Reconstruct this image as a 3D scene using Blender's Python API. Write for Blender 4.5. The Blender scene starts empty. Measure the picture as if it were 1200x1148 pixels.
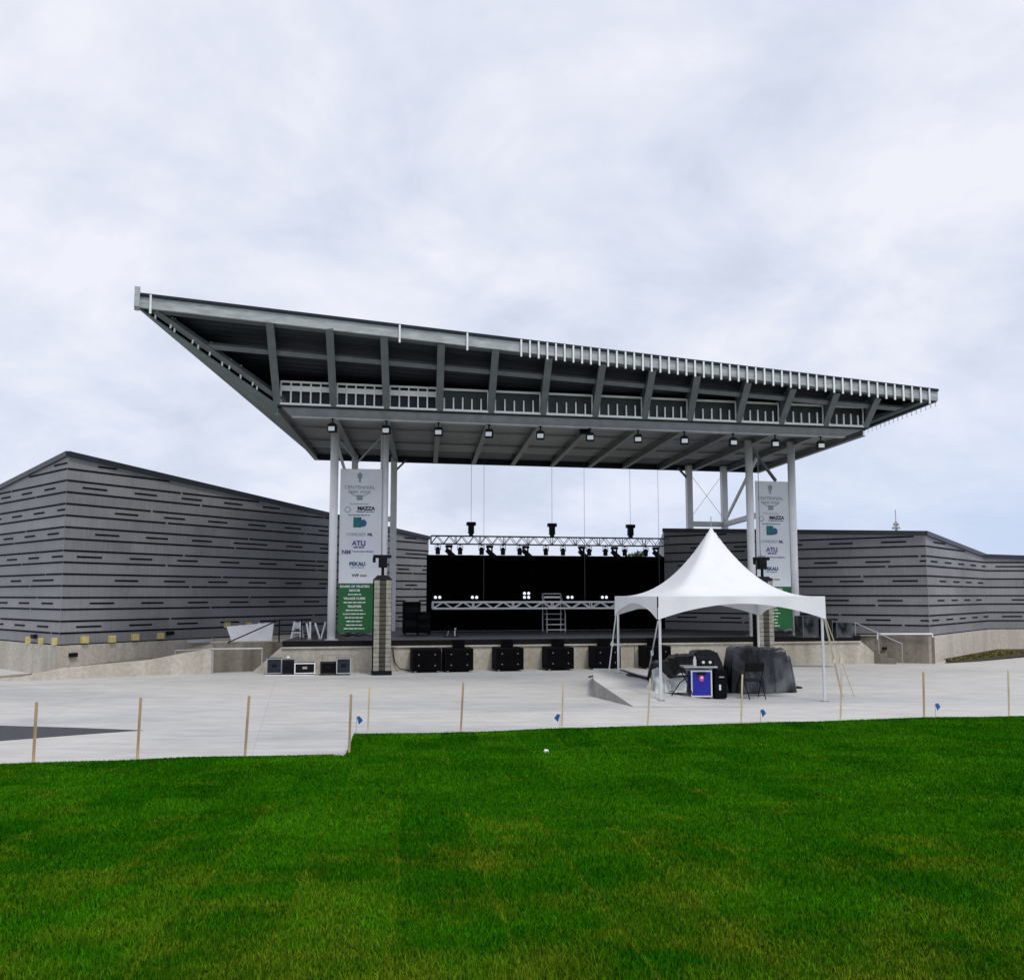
import bpy, math, random
import numpy as np
from mathutils import Vector, Matrix

random.seed(7)
rng = np.random.default_rng(7)
S = bpy.context.scene
COL = S.collection
V = Vector

# ------------------------------------------------------------------ camera model (also used to survey points off the photograph)
F = 1150.0
TH = math.atan(123.0 / 1150.0)
EYE = V((0, 0, 2.45))
ct, st = math.cos(TH), math.sin(TH)

def ray(px, py):
    x = (px - 600.0) / F
    y = (574.0 - py) / F
    return V((x, ct - y * st, st + y * ct))

def atY(px, py, Y):
    d = ray(px, py)
    return EYE + d * (Y / d.y)

def atZ(px, py, z):
    d = ray(px, py)
    return EYE + d * ((z - EYE.z) / d.z)

def isect(px, py, p0, n):
    d = ray(px, py)
    return EYE + d * ((p0 - EYE).dot(n) / d.dot(n))

A12 = math.radians(12)
U = V((math.cos(A12), math.sin(A12), 0))
NF = V((math.sin(A12), -math.cos(A12), 0))      # towards the audience
VB = V((-0.09, 0.996, 0))                       # towards the back of the stage
Z = V((0, 0, 1))

# ------------------------------------------------------------------ materials
def nodes(name):
    m = bpy.data.materials.new(name)
    m.use_nodes = True
    nt = m.node_tree
    b = nt.nodes['Principled BSDF']
    return m, nt, b

def mat(name, col, rough=0.6, metal=0.0, var=0.15, scale=3.0, bump=0.0, bscale=40.0, spec=0.5, coord='Object', stretch=(1, 1, 1), detail=4):
    m, nt, b = nodes(name)
    N, L = nt.nodes.new, nt.links.new
    b.inputs['Roughness'].default_value = rough
    b.inputs['Metallic'].default_value = metal
    b.inputs['Specular IOR Level'].default_value = spec
    tc = N('ShaderNodeTexCoord')
    mp = N('ShaderNodeMapping'); mp.inputs['Scale'].default_value = stretch
    L(tc.outputs[coord], mp.inputs['Vector'])
    nz = N('ShaderNodeTexNoise'); nz.inputs['Scale'].default_value = scale; nz.inputs['Detail'].default_value = detail
    L(mp.outputs[0], nz.inputs['Vector'])
    rp = N('ShaderNodeValToRGB')
    c = V(col)
    lo = [max(0, x * (1 - var)) for x in c] + [1]
    hi = [min(1, x * (1 + var)) for x in c] + [1]
    rp.color_ramp.elements[0].position = 0.3; rp.color_ramp.elements[0].color = lo
    rp.color_ramp.elements[1].position = 0.7; rp.color_ramp.elements[1].color = hi
    L(nz.outputs['Fac'], rp.inputs['Fac'])
    L(rp.outputs['Color'], b.inputs['Base Color'])
    if bump:
        n2 = N('ShaderNodeTexNoise'); n2.inputs['Scale'].default_value = bscale; n2.inputs['Detail'].default_value = 3
        L(mp.outputs[0], n2.inputs['Vector'])
        bp = N('ShaderNodeBump'); bp.inputs['Strength'].default_value = bump; bp.inputs['Distance'].default_value = 0.02
        L(n2.outputs['Fac'], bp.inputs['Height'])
        L(bp.outputs['Normal'], b.inputs['Normal'])
    return m

def tarp_mat(name, c0, c1, rough):
    m, nt, b = nodes(name)
    N, L = nt.nodes.new, nt.links.new
    b.inputs['Roughness'].default_value = rough; b.inputs['Specular IOR Level'].default_value = 0.30
    tc = N('ShaderNodeTexCoord')
    n1 = N('ShaderNodeTexNoise'); n1.inputs['Scale'].default_value = 1.4; n1.inputs['Detail'].default_value = 4; n1.inputs['Distortion'].default_value = 0.6
    L(tc.outputs['Object'], n1.inputs['Vector'])
    r = N('ShaderNodeValToRGB'); r.color_ramp.elements[0].position = 0.38; r.color_ramp.elements[0].color = (*c0, 1); r.color_ramp.elements[1].position = 0.62; r.color_ramp.elements[1].color = (*c1, 1)
    L(n1.outputs['Fac'], r.inputs['Fac']); L(r.outputs['Color'], b.inputs['Base Color'])
    mp = N('ShaderNodeMapping'); mp.inputs['Scale'].default_value = (1.0, 1.0, 0.55); L(tc.outputs['Object'], mp.inputs['Vector'])
    n2 = N('ShaderNodeTexNoise'); n2.noise_type = 'RIDGED_MULTIFRACTAL'; n2.inputs['Scale'].default_value = 2.0; n2.inputs['Detail'].default_value = 3; n2.inputs['Distortion'].default_value = 0.5
    L(mp.outputs[0], n2.inputs['Vector'])
    bp = N('ShaderNodeBump'); bp.inputs['Strength'].default_value = 0.5; bp.inputs['Distance'].default_value = 0.03
    L(n2.outputs['Fac'], bp.inputs['Height']); L(bp.outputs['Normal'], b.inputs['Normal'])
    return m

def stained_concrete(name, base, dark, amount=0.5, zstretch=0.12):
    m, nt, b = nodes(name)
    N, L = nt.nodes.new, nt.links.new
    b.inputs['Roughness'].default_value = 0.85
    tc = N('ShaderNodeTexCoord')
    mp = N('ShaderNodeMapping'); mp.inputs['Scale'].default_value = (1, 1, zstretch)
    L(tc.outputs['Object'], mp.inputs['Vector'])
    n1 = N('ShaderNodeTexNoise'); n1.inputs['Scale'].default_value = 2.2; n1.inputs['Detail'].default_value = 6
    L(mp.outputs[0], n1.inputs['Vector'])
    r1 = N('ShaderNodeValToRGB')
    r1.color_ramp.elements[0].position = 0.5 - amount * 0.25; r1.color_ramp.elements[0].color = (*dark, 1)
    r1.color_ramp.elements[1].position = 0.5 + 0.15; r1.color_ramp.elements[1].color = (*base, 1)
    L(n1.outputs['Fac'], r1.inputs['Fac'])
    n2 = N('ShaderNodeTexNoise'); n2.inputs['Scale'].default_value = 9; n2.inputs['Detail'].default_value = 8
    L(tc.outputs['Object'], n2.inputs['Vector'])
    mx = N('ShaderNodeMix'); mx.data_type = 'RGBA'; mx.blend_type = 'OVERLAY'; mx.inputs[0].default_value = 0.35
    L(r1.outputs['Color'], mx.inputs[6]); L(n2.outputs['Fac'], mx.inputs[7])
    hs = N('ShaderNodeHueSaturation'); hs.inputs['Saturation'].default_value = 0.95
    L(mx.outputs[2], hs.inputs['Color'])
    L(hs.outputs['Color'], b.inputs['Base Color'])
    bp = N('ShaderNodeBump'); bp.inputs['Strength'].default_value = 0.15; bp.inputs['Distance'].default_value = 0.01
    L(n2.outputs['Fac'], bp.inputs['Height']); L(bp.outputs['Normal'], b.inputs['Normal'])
    return m

M = {}
M['white_steel'] = mat('white painted steel', (0.86, 0.86, 0.88), 0.4, var=0.05)
M['white_panel'] = mat('white board', (0.72, 0.72, 0.74), 0.5, var=0.08)
M['galv'] = mat('galvanised steel', (0.40, 0.43, 0.43), 0.45, 0.35, var=0.22, scale=2.5, stretch=(1, 1, 4))
M['stud'] = mat('light gauge steel stud', (0.90, 0.91, 0.93), 0.4, 0.0, var=0.08)
M['rib'] = mat('grey primed steel rib', (0.140, 0.158, 0.168), 0.5, 0.2, var=0.15)
M['purlin'] = mat('dark grey primed purlin', (0.085, 0.10, 0.11), 0.5, 0.2, var=0.15)
M['beam'] = mat('mid grey steel beam', (0.22, 0.23, 0.235), 0.5, 0.2, var=0.15)
M['step'] = mat('dark grey wall board', (0.042, 0.05, 0.054), 0.6, var=0.3)
M['flange'] = mat('pale grey flange', (0.42, 0.43, 0.44), 0.5, 0.2, var=0.12)
M['green_sheath'] = mat('grey green sheathing board', (0.13, 0.165, 0.16), 0.7, var=0.3, scale=1.4, bump=0.1)
M['cap'] = mat('dark roof edge cap', (0.018, 0.024, 0.035), 0.6, var=0.2, spec=0.2)
M['black'] = mat('black painted steel', (0.006, 0.006, 0.007), 0.6, var=0.3, spec=0.15)
M['black_cab'] = mat('black textured speaker paint', (0.003, 0.003, 0.004), 0.8, var=0.3, bump=0.1, bscale=120, spec=0.12)
M['drape'] = mat('black stage fabric', (0.0018, 0.0018, 0.0022), 1.0, var=0.4, spec=0.02)
M['grille'] = mat('black perforated grille', (0.002, 0.002, 0.0025), 0.9, var=0.3, spec=0.08)
M['tan_grille'] = mat('tan loudspeaker grille', (0.27, 0.26, 0.22), 0.6, var=0.3, scale=6, bump=0.1, bscale=150)
M['tan_dark'] = mat('dark gap of loudspeaker', (0.05, 0.045, 0.03), 0.7, var=0.3)
M['stage_floor'] = mat('dark grey stage floor', (0.030, 0.030, 0.034), 0.5, var=0.35, scale=1.6, stretch=(0.4, 2, 1))
M['siding_coping'] = mat('dark coping metal', (0.035, 0.038, 0.048), 0.4, 0.3, var=0.15)
M['reveal'] = mat('black reveal strip', (0.004, 0.004, 0.007), 0.8, var=0.2, spec=0.1)
M['steel_grey'] = mat('brushed grey steel', (0.42, 0.42, 0.43), 0.4, 0.5, var=0.12)
M['alu'] = mat('aluminium tube', (0.75, 0.76, 0.78), 0.3, 0.5, var=0.08)
M['blue'] = mat('royal blue laminate', (0.008, 0.012, 0.30), 0.4, var=0.12)
M['pink'] = mat('painted pink glow', (0.85, 0.06, 0.30), 0.5, var=0.25, scale=25)
M['yellow_block'] = mat('pale yellow foam block', (0.60, 0.50, 0.20), 0.8, var=0.15, scale=8)
M['wood'] = mat('raw timber stake', (0.46, 0.33, 0.20), 0.8, var=0.25, scale=4, stretch=(6, 6, 0.6), bump=0.1)
M['pale_wood'] = mat('pale timber stake', (0.60, 0.52, 0.36), 0.8, var=0.2, scale=4, stretch=(6, 6, 0.6))
M['blue_flag'] = mat('blue plastic flag', (0.02, 0.14, 0.42), 0.5, var=0.15)
M['wire'] = mat('thin wire', (0.25, 0.25, 0.26), 0.5, 0.5, var=0.1)
M['cable'] = mat('black rubber cable', (0.012, 0.010, 0.010), 0.6, var=0.2)
M['chain'] = mat('dark steel rope', (0.16, 0.16, 0.17), 0.5, 0.3, var=0.1)
M['banner_white'] = mat('white vinyl banner', (0.70, 0.73, 0.78), 0.6, var=0.05, scale=1.5)
M['banner_green'] = mat('green printed vinyl', (0.006, 0.115, 0.028), 0.6, var=0.1, scale=1.2)
M['ink_grey'] = mat('grey print', (0.26, 0.29, 0.33), 0.7, var=0.1)
M['ink_dark'] = mat('dark print', (0.03, 0.03, 0.05), 0.7, var=0.1)
M['ink_teal'] = mat('teal print', (0.01, 0.14, 0.15), 0.7, var=0.3, scale=8)
M['ink_violet'] = mat('violet print', (0.13, 0.10, 0.26), 0.7, var=0.1)
M['ink_blue'] = mat('blue print', (0.04, 0.10, 0.22), 0.7, var=0.15)
M['ink_olive'] = mat('olive print', (0.30, 0.33, 0.14), 0.7, var=0.1)
M['ink_white'] = mat('white print', (0.75, 0.80, 0.76), 0.7, var=0.05)
M['sheen_tarp'] = mat('grey sheened black tarpaulin', (0.070, 0.076, 0.088), 0.22, var=0.3, scale=2.5, bump=0.35, bscale=5)
M['black_tarp'] = mat('black tarpaulin', (0.014, 0.014, 0.017), 0.28, var=0.35, scale=2.5, bump=0.35, bscale=5)
M['pale_tarp'] = mat('pale grey plastic bag', (0.55, 0.58, 0.58), 0.4, var=0.15, scale=5, bump=0.3, bscale=14)
M['lens'] = mat('white lamp glass', (0.80, 0.82, 0.84), 0.25, var=0.03)
M['strap'] = mat('pale yellow webbing strap', (0.62, 0.57, 0.42), 0.8, var=0.12)
M['bark'] = mat('tree bark', (0.09, 0.07, 0.05), 0.9, var=0.3)
M['leaf'] = mat('tree leaves', (0.045, 0.085, 0.03), 0.7, var=0.4, scale=2.5)
M['mulch'] = mat('dark mulch', (0.045, 0.030, 0.014), 0.95, var=0.5, scale=8, bump=0.4, bscale=30)
M['bed_plant'] = mat('yellow green ground cover', (0.13, 0.125, 0.018), 0.8, var=0.6, scale=3)
M['terrain'] = mat('far field', (0.10, 0.12, 0.06), 0.95, var=0.4, scale=0.02)
M['asphalt'] = mat('asphalt', (0.045, 0.045, 0.055), 0.85, var=0.25, scale=14, bump=0.15, bscale=90)
M['beige'] = stained_concrete('beige cast concrete', (0.50, 0.465, 0.39), (0.38, 0.345, 0.28), 0.7)
M['wing'] = stained_concrete('pale cast concrete', (0.53, 0.485, 0.415), (0.43, 0.385, 0.315), 0.7)
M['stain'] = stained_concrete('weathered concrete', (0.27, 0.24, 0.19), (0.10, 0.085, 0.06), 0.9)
M['block'] = stained_concrete('grey concrete', (0.34, 0.33, 0.31), (0.28, 0.27, 0.25), 0.5)

M['sheen_tarp'] = tarp_mat('grey sheened black tarpaulin', (0.003, 0.003, 0.004), (0.11, 0.118, 0.13), 0.30)  # pale patches put the plastic's sheen into the base colour
M['black_tarp'] = tarp_mat('black tarpaulin', (0.002, 0.002, 0.003), (0.016, 0.016, 0.019), 0.33)
M['pale_tarp'] = tarp_mat('pale grey plastic bag', (0.26, 0.275, 0.27), (0.76, 0.78, 0.78), 0.4)
def siding_mat():
    m, nt, b = nodes('charcoal siding panel')
    N, L = nt.nodes.new, nt.links.new
    b.inputs['Roughness'].default_value = 0.55
    tc = N('ShaderNodeTexCoord')
    n1 = N('ShaderNodeTexNoise'); n1.inputs['Scale'].default_value = 0.35; n1.inputs['Detail'].default_value = 3
    L(tc.outputs['Object'], n1.inputs['Vector'])
    mp = N('ShaderNodeMapping'); mp.inputs['Scale'].default_value = (9, 9, 0.8)
    L(tc.outputs['Object'], mp.inputs['Vector'])
    n2 = N('ShaderNodeTexNoise'); n2.inputs['Scale'].default_value = 2.0; n2.inputs['Detail'].default_value = 5
    L(mp.outputs[0], n2.inputs['Vector'])
    ad = N('ShaderNodeMath'); ad.operation = 'MULTIPLY_ADD'; ad.inputs[1].default_value = 0.55
    L(n2.outputs['Fac'], ad.inputs[0]); L(n1.outputs['Fac'], ad.inputs[2])
    r = N('ShaderNodeValToRGB')
    r.color_ramp.elements[0].position = 0.55; r.color_ramp.elements[0].color = (0.185, 0.186, 0.194, 1)
    r.color_ramp.elements[1].position = 1.0; r.color_ramp.elements[1].color = (0.288, 0.288, 0.298, 1)
    L(ad.outputs[0], r.inputs['Fac'])
    sx = N('ShaderNodeSeparateXYZ'); L(tc.outputs['Object'], sx.inputs[0])
    xy = N('ShaderNodeMath'); xy.operation = 'ADD'; L(sx.outputs['X'], xy.inputs[0]); L(sx.outputs['Y'], xy.inputs[1])
    cb = N('ShaderNodeCombineXYZ'); L(xy.outputs[0], cb.inputs[0]); L(sx.outputs['Z'], cb.inputs[1])
    br = N('ShaderNodeTexBrick'); br.offset = 0.37; br.inputs['Scale'].default_value = 1; br.inputs['Brick Width'].default_value = 3.6; br.inputs['Row Height'].default_value = 0.359
    br.inputs['Mortar Size'].default_value = 0.004; br.inputs['Color1'].default_value = (0.86, 0.86, 0.87, 1); br.inputs['Color2'].default_value = (1.08, 1.08, 1.07, 1); br.inputs['Mortar'].default_value = (0.75, 0.75, 0.75, 1)
    mz_ = N('ShaderNodeMapping'); mz_.inputs['Location'].default_value = (0, -0.935 + 0.359 * 3, 0); L(cb.outputs[0], mz_.inputs['Vector']); L(mz_.outputs[0], br.inputs['Vector'])
    mxp = N('ShaderNodeMix'); mxp.data_type = 'RGBA'; mxp.blend_type = 'MULTIPLY'; mxp.inputs[0].default_value = 1
    L(r.outputs['Color'], mxp.inputs[6]); L(br.outputs['Color'], mxp.inputs[7]); L(mxp.outputs[2], b.inputs['Base Color'])
    bp = N('ShaderNodeBump'); bp.inputs['Strength'].default_value = 0.12; bp.inputs['Distance'].default_value = 0.01
    L(n2.outputs['Fac'], bp.inputs['Height']); L(bp.outputs['Normal'], b.inputs['Normal'])
    return m
M['siding'] = siding_mat()

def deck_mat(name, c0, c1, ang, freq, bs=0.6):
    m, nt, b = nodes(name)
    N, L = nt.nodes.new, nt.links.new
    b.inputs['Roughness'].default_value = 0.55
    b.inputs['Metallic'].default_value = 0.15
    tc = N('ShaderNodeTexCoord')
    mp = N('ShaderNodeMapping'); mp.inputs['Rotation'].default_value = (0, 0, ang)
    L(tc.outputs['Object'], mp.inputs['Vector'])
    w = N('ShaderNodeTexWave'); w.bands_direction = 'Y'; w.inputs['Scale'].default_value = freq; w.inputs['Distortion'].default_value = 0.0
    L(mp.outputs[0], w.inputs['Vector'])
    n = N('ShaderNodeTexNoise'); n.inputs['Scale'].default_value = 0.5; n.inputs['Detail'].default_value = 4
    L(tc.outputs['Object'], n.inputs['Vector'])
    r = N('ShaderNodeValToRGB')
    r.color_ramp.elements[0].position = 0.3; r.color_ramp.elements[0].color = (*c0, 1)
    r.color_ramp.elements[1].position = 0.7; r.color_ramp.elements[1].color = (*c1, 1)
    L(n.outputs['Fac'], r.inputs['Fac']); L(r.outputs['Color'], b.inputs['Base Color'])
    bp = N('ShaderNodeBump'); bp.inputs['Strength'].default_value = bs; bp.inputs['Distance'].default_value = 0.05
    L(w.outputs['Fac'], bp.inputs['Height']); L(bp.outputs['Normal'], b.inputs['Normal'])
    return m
M['deck_grey'] = deck_mat('grey corrugated roof deck', (0.25, 0.255, 0.26), (0.34, 0.345, 0.35), -math.radians(14), 1.1)
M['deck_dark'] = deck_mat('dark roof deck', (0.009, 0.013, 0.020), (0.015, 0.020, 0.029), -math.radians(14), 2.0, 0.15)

def vinyl():
    m, nt, b = nodes('white tent vinyl')
    N, L = nt.nodes.new, nt.links.new
    b.inputs['Base Color'].default_value = (0.90, 0.91, 0.94, 1)
    b.inputs['Roughness'].default_value = 0.45
    tc = N('ShaderNodeTexCoord')
    n = N('ShaderNodeTexNoise'); n.inputs['Scale'].default_value = 2.2; n.inputs['Detail'].default_value = 4
    L(tc.outputs['Object'], n.inputs['Vector'])
    r = N('ShaderNodeValToRGB')
    r.color_ramp.elements[0].color = (0.88, 0.89, 0.93, 1); r.color_ramp.elements[0].position = 0.35
    r.color_ramp.elements[1].color = (0.93, 0.935, 0.95, 1); r.color_ramp.elements[1].position = 0.6
    L(n.outputs['Fac'], r.inputs['Fac']); L(r.outputs['Color'], b.inputs['Base Color'])
    bp = N('ShaderNodeBump'); bp.inputs['Strength'].default_value = 0.25; bp.inputs['Distance'].default_value = 0.06
    L(n.outputs['Fac'], bp.inputs['Height']); L(bp.outputs['Normal'], b.inputs['Normal'])
    t = N('ShaderNodeBsdfTranslucent'); t.inputs['Color'].default_value = (0.8, 0.81, 0.84, 1)
    mx = N('ShaderNodeMixShader'); mx.inputs[0].default_value = 0.22
    L(b.outputs[0], mx.inputs[1]); L(t.outputs[0], mx.inputs[2])
    L(mx.outputs[0], nt.nodes['Material Output'].inputs['Surface'])
    return m
M['vinyl'] = vinyl()

def glow(name, col, e):
    m, nt, b = nodes(name)
    b.inputs['Base Color'].default_value = (*col, 1)
    b.inputs['Emission Color'].default_value = (*col, 1)
    b.inputs['Emission Strength'].default_value = e
    n = nt.nodes.new('ShaderNodeTexNoise'); n.inputs['Scale'].default_value = 30
    nt.links.new(n.outputs['Fac'], b.inputs['Roughness'])
    return m
M['lit_lamp'] = glow('lit white lamp', (0.9, 0.92, 0.95), 0.7)

def plaza_mat():
    m, nt, b = nodes('broomed concrete paving')
    N, L = nt.nodes.new, nt.links.new
    b.inputs['Roughness'].default_value = 0.8
    tc = N('ShaderNodeTexCoord')
    n1 = N('ShaderNodeTexNoise'); n1.inputs['Scale'].default_value = 0.22; n1.inputs['Detail'].default_value = 5; n1.inputs['Roughness'].default_value = 0.6
    mp = N('ShaderNodeMapping'); mp.inputs['Scale'].default_value = (0.35, 1.0, 1); mp.inputs['Rotation'].default_value = (0, 0, -A12)
    L(tc.outputs['Object'], mp.inputs['Vector']); L(mp.outputs[0], n1.inputs['Vector'])
    r1 = N('ShaderNodeValToRGB')
    e = r1.color_ramp.elements
    e[0].position = 0.36; e[0].color = (0.41, 0.415, 0.425, 1)
    e[1].position = 0.66; e[1].color = (0.58, 0.56, 0.525, 1)
    k = e.new(0.5); k.color = (0.53, 0.523, 0.51, 1)
    L(n1.outputs['Fac'], r1.inputs['Fac'])
    n2 = N('ShaderNodeTexNoise'); n2.inputs['Scale'].default_value = 2.3; n2.inputs['Detail'].default_value = 8; n2.inputs['Roughness'].default_value = 0.7
    mp2 = N('ShaderNodeMapping'); mp2.inputs['Scale'].default_value = (0.4, 1.4, 1)
    L(tc.outputs['Object'], mp2.inputs['Vector']); L(mp2.outputs[0], n2.inputs['Vector'])
    r2 = N('ShaderNodeValToRGB')
    r2.color_ramp.elements[0].position = 0.32; r2.color_ramp.elements[0].color = (0.78, 0.765, 0.74, 1)
    r2.color_ramp.elements[1].position = 0.60; r2.color_ramp.elements[1].color = (1, 1, 1, 1)
    L(n2.outputs['Fac'], r2.inputs['Fac'])
    mx = N('ShaderNodeMix'); mx.data_type = 'RGBA'; mx.blend_type = 'MULTIPLY'; mx.inputs[0].default_value = 1
    L(r1.outputs['Color'], mx.inputs[6]); L(r2.outputs['Color'], mx.inputs[7])
    br = N('ShaderNodeTexBrick'); br.offset = 0.0
    br.inputs['Scale'].default_value = 1.0; br.inputs['Brick Width'].default_value = 4.2; br.inputs['Row Height'].default_value = 3.1
    br.inputs['Mortar Size'].default_value = 0.010; br.inputs['Mortar Smooth'].default_value = 0.3
    br.inputs['Color1'].default_value = (1, 1, 1, 1); br.inputs['Color2'].default_value = (0.95, 0.947, 0.94, 1); br.inputs['Mortar'].default_value = (0.84, 0.83, 0.81, 1)
    mp3 = N('ShaderNodeMapping'); mp3.inputs['Rotation'].default_value = (0, 0, -A12); mp3.inputs['Location'].default_value = (0.7, 1.2, 0)
    L(tc.outputs['Object'], mp3.inputs['Vector']); L(mp3.outputs[0], br.inputs['Vector'])
    mx2 = N('ShaderNodeMix'); mx2.data_type = 'RGBA'; mx2.blend_type = 'MULTIPLY'; mx2.inputs[0].default_value = 1
    L(mx.outputs[2], mx2.inputs[6]); L(br.outputs['Color'], mx2.inputs[7])
    L(mx2.outputs[2], b.inputs['Base Color'])
    n3 = N('ShaderNodeTexNoise'); n3.inputs['Scale'].default_value = 45
    L(tc.outputs['Object'], n3.inputs['Vector'])
    bp = N('ShaderNodeBump'); bp.inputs['Strength'].default_value = 0.12; bp.inputs['Distance'].default_value = 0.01
    L(n3.outputs['Fac'], bp.inputs['Height']); L(bp.outputs['Normal'], b.inputs['Normal'])
    return m
M['plaza'] = plaza_mat()

def grass_mat(name, soil=False):
    m, nt, b = nodes(name)
    N, L = nt.nodes.new, nt.links.new
    b.inputs['Roughness'].default_value = 0.75
    b.inputs['Specular IOR Level'].default_value = 0.0
    g = N('ShaderNodeNewGeometry')
    mp = N('ShaderNodeMapping'); mp.inputs['Rotation'].default_value = (0, 0, math.radians(84))
    L(g.outputs['Position'], mp.inputs['Vector'])
    # sod rolls
    br = N('ShaderNodeTexBrick'); br.offset = 0.5
    br.inputs['Scale'].default_value = 1.0; br.inputs['Brick Width'].default_value = 1.15; br.inputs['Row Height'].default_value = 0.64
    br.inputs['Mortar Size'].default_value = 0.03; br.inputs['Mortar Smooth'].default_value = 1.0; br.inputs['Bias'].default_value = 0.05
    br.inputs['Color1'].default_value = (0.0, 0.0, 0.0, 1); br.inputs['Color2'].default_value = (1, 1, 1, 1); br.inputs['Mortar'].default_value = (0.75, 0.75, 0.75, 1)
    wn = N('ShaderNodeTexNoise'); wn.inputs['Scale'].default_value = 1.7; wn.inputs['Detail'].default_value = 3
    L(g.outputs['Position'], wn.inputs['Vector'])
    wa = N('ShaderNodeVectorMath'); wa.operation = 'MULTIPLY_ADD'; wa.inputs[1].default_value = (0.20, 0.14, 0)
    L(wn.outputs['Color'], wa.inputs[0]); L(mp.outputs[0], wa.inputs[2])
    L(wa.outputs[0], br.inputs['Vector'])
    rs = N('ShaderNodeValToRGB')
    e = rs.color_ramp.elements
    e[0].position = 0.1; e[0].color = (0.019, 0.128, 0.002, 1)
    e[1].position = 0.9; e[1].color = (0.041, 0.176, 0.004, 1)
    L(br.outputs['Color'], rs.inputs['Fac'])
    # mottling
    n1 = N('ShaderNodeTexNoise'); n1.inputs['Scale'].default_value = 0.9; n1.inputs['Detail'].default_value = 6; n1.inputs['Roughness'].default_value = 0.65
    mp1 = N('ShaderNodeMapping'); mp1.inputs['Scale'].default_value = (0.8, 1.2, 1)
    L(g.outputs['Position'], mp1.inputs['Vector']); L(mp1.outputs[0], n1.inputs['Vector'])
    r1 = N('ShaderNodeValToRGB')
    r1.color_ramp.elements[0].position = 0.36; r1.color_ramp.elements[0].color = (0.70, 0.74, 0.74, 1)
    r1.color_ramp.elements[1].position = 0.66; r1.color_ramp.elements[1].color = (1.25, 1.14, 1.0, 1)
    L(n1.outputs['Fac'], r1.inputs['Fac'])
    mx = N('ShaderNodeMix'); mx.data_type = 'RGBA'; mx.blend_type = 'MULTIPLY'; mx.inputs[0].default_value = 1
    L(rs.outputs['Color'], mx.inputs[6]); L(r1.outputs['Color'], mx.inputs[7])
    # dry straw patches, more of them on the crest nearest the viewer
    n2 = N('ShaderNodeTexNoise'); n2.inputs['Scale'].default_value = 1.3; n2.inputs['Detail'].default_value = 7; n2.inputs['Roughness'].default_value = 0.7
    L(g.outputs['Position'], n2.inputs['Vector'])
    sx = N('ShaderNodeSeparateXYZ'); L(g.outputs['Position'], sx.inputs[0])
    mr = N('ShaderNodeMapRange'); mr.inputs['From Min'].default_value = 5.0; mr.inputs['From Max'].default_value = 10.5
    mr.inputs['To Min'].default_value = 0.17; mr.inputs['To Max'].default_value = 0.0
    L(sx.outputs['Y'], mr.inputs['Value'])
    ad = N('ShaderNodeMath'); ad.operation = 'ADD'; sm = N('ShaderNodeMath'); sm.operation = 'MULTIPLY_ADD'; sm.inputs[1].default_value = 0.10; L(br.outputs['Fac'], sm.inputs[0]); L(mr.outputs[0], sm.inputs[2])
    L(n2.outputs['Fac'], ad.inputs[0]); L(sm.outputs[0], ad.inputs[1])
    r2 = N('ShaderNodeValToRGB')
    r2.color_ramp.elements[0].position = 0.57; r2.color_ramp.elements[0].color = (0, 0, 0, 1)
    r2.color_ramp.elements[1].position = 0.80; r2.color_ramp.elements[1].color = (0.75, 0.75, 0.75, 1)
    L(ad.outputs[0], r2.inputs['Fac'])
    mx2 = N('ShaderNodeMix'); mx2.data_type = 'RGBA'
    L(r2.outputs['Color'], mx2.inputs[0]); L(mx.outputs[2], mx2.inputs[6]); mx2.inputs[7].default_value = (0.150, 0.205, 0.010, 1)
    if soil:
        mx2.inputs[7].default_value = (0.06, 0.05, 0.015, 1)
        hs = N('ShaderNodeHueSaturation'); hs.inputs['Value'].default_value = 0.6
        L(mx2.outputs[2], hs.inputs['Color']); L(hs.outputs['Color'], b.inputs['Base Color'])
    else:
        at = N('ShaderNodeAttribute'); at.attribute_name = 'tone'
        mr2 = N('ShaderNodeMapRange'); mr2.inputs['To Min'].default_value = 0.72; mr2.inputs['To Max'].default_value = 1.30
        L(at.outputs['Fac'], mr2.inputs['Value'])
        hs = N('ShaderNodeHueSaturation')
        L(mr2.outputs[0], hs.inputs['Value']); L(mx2.outputs[2], hs.inputs['Color'])
        L(hs.outputs['Color'], b.inputs['Base Color'])
    return m
M['grass'] = grass_mat('grass blades')
M['sod'] = grass_mat('sod under the grass', True)

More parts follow.
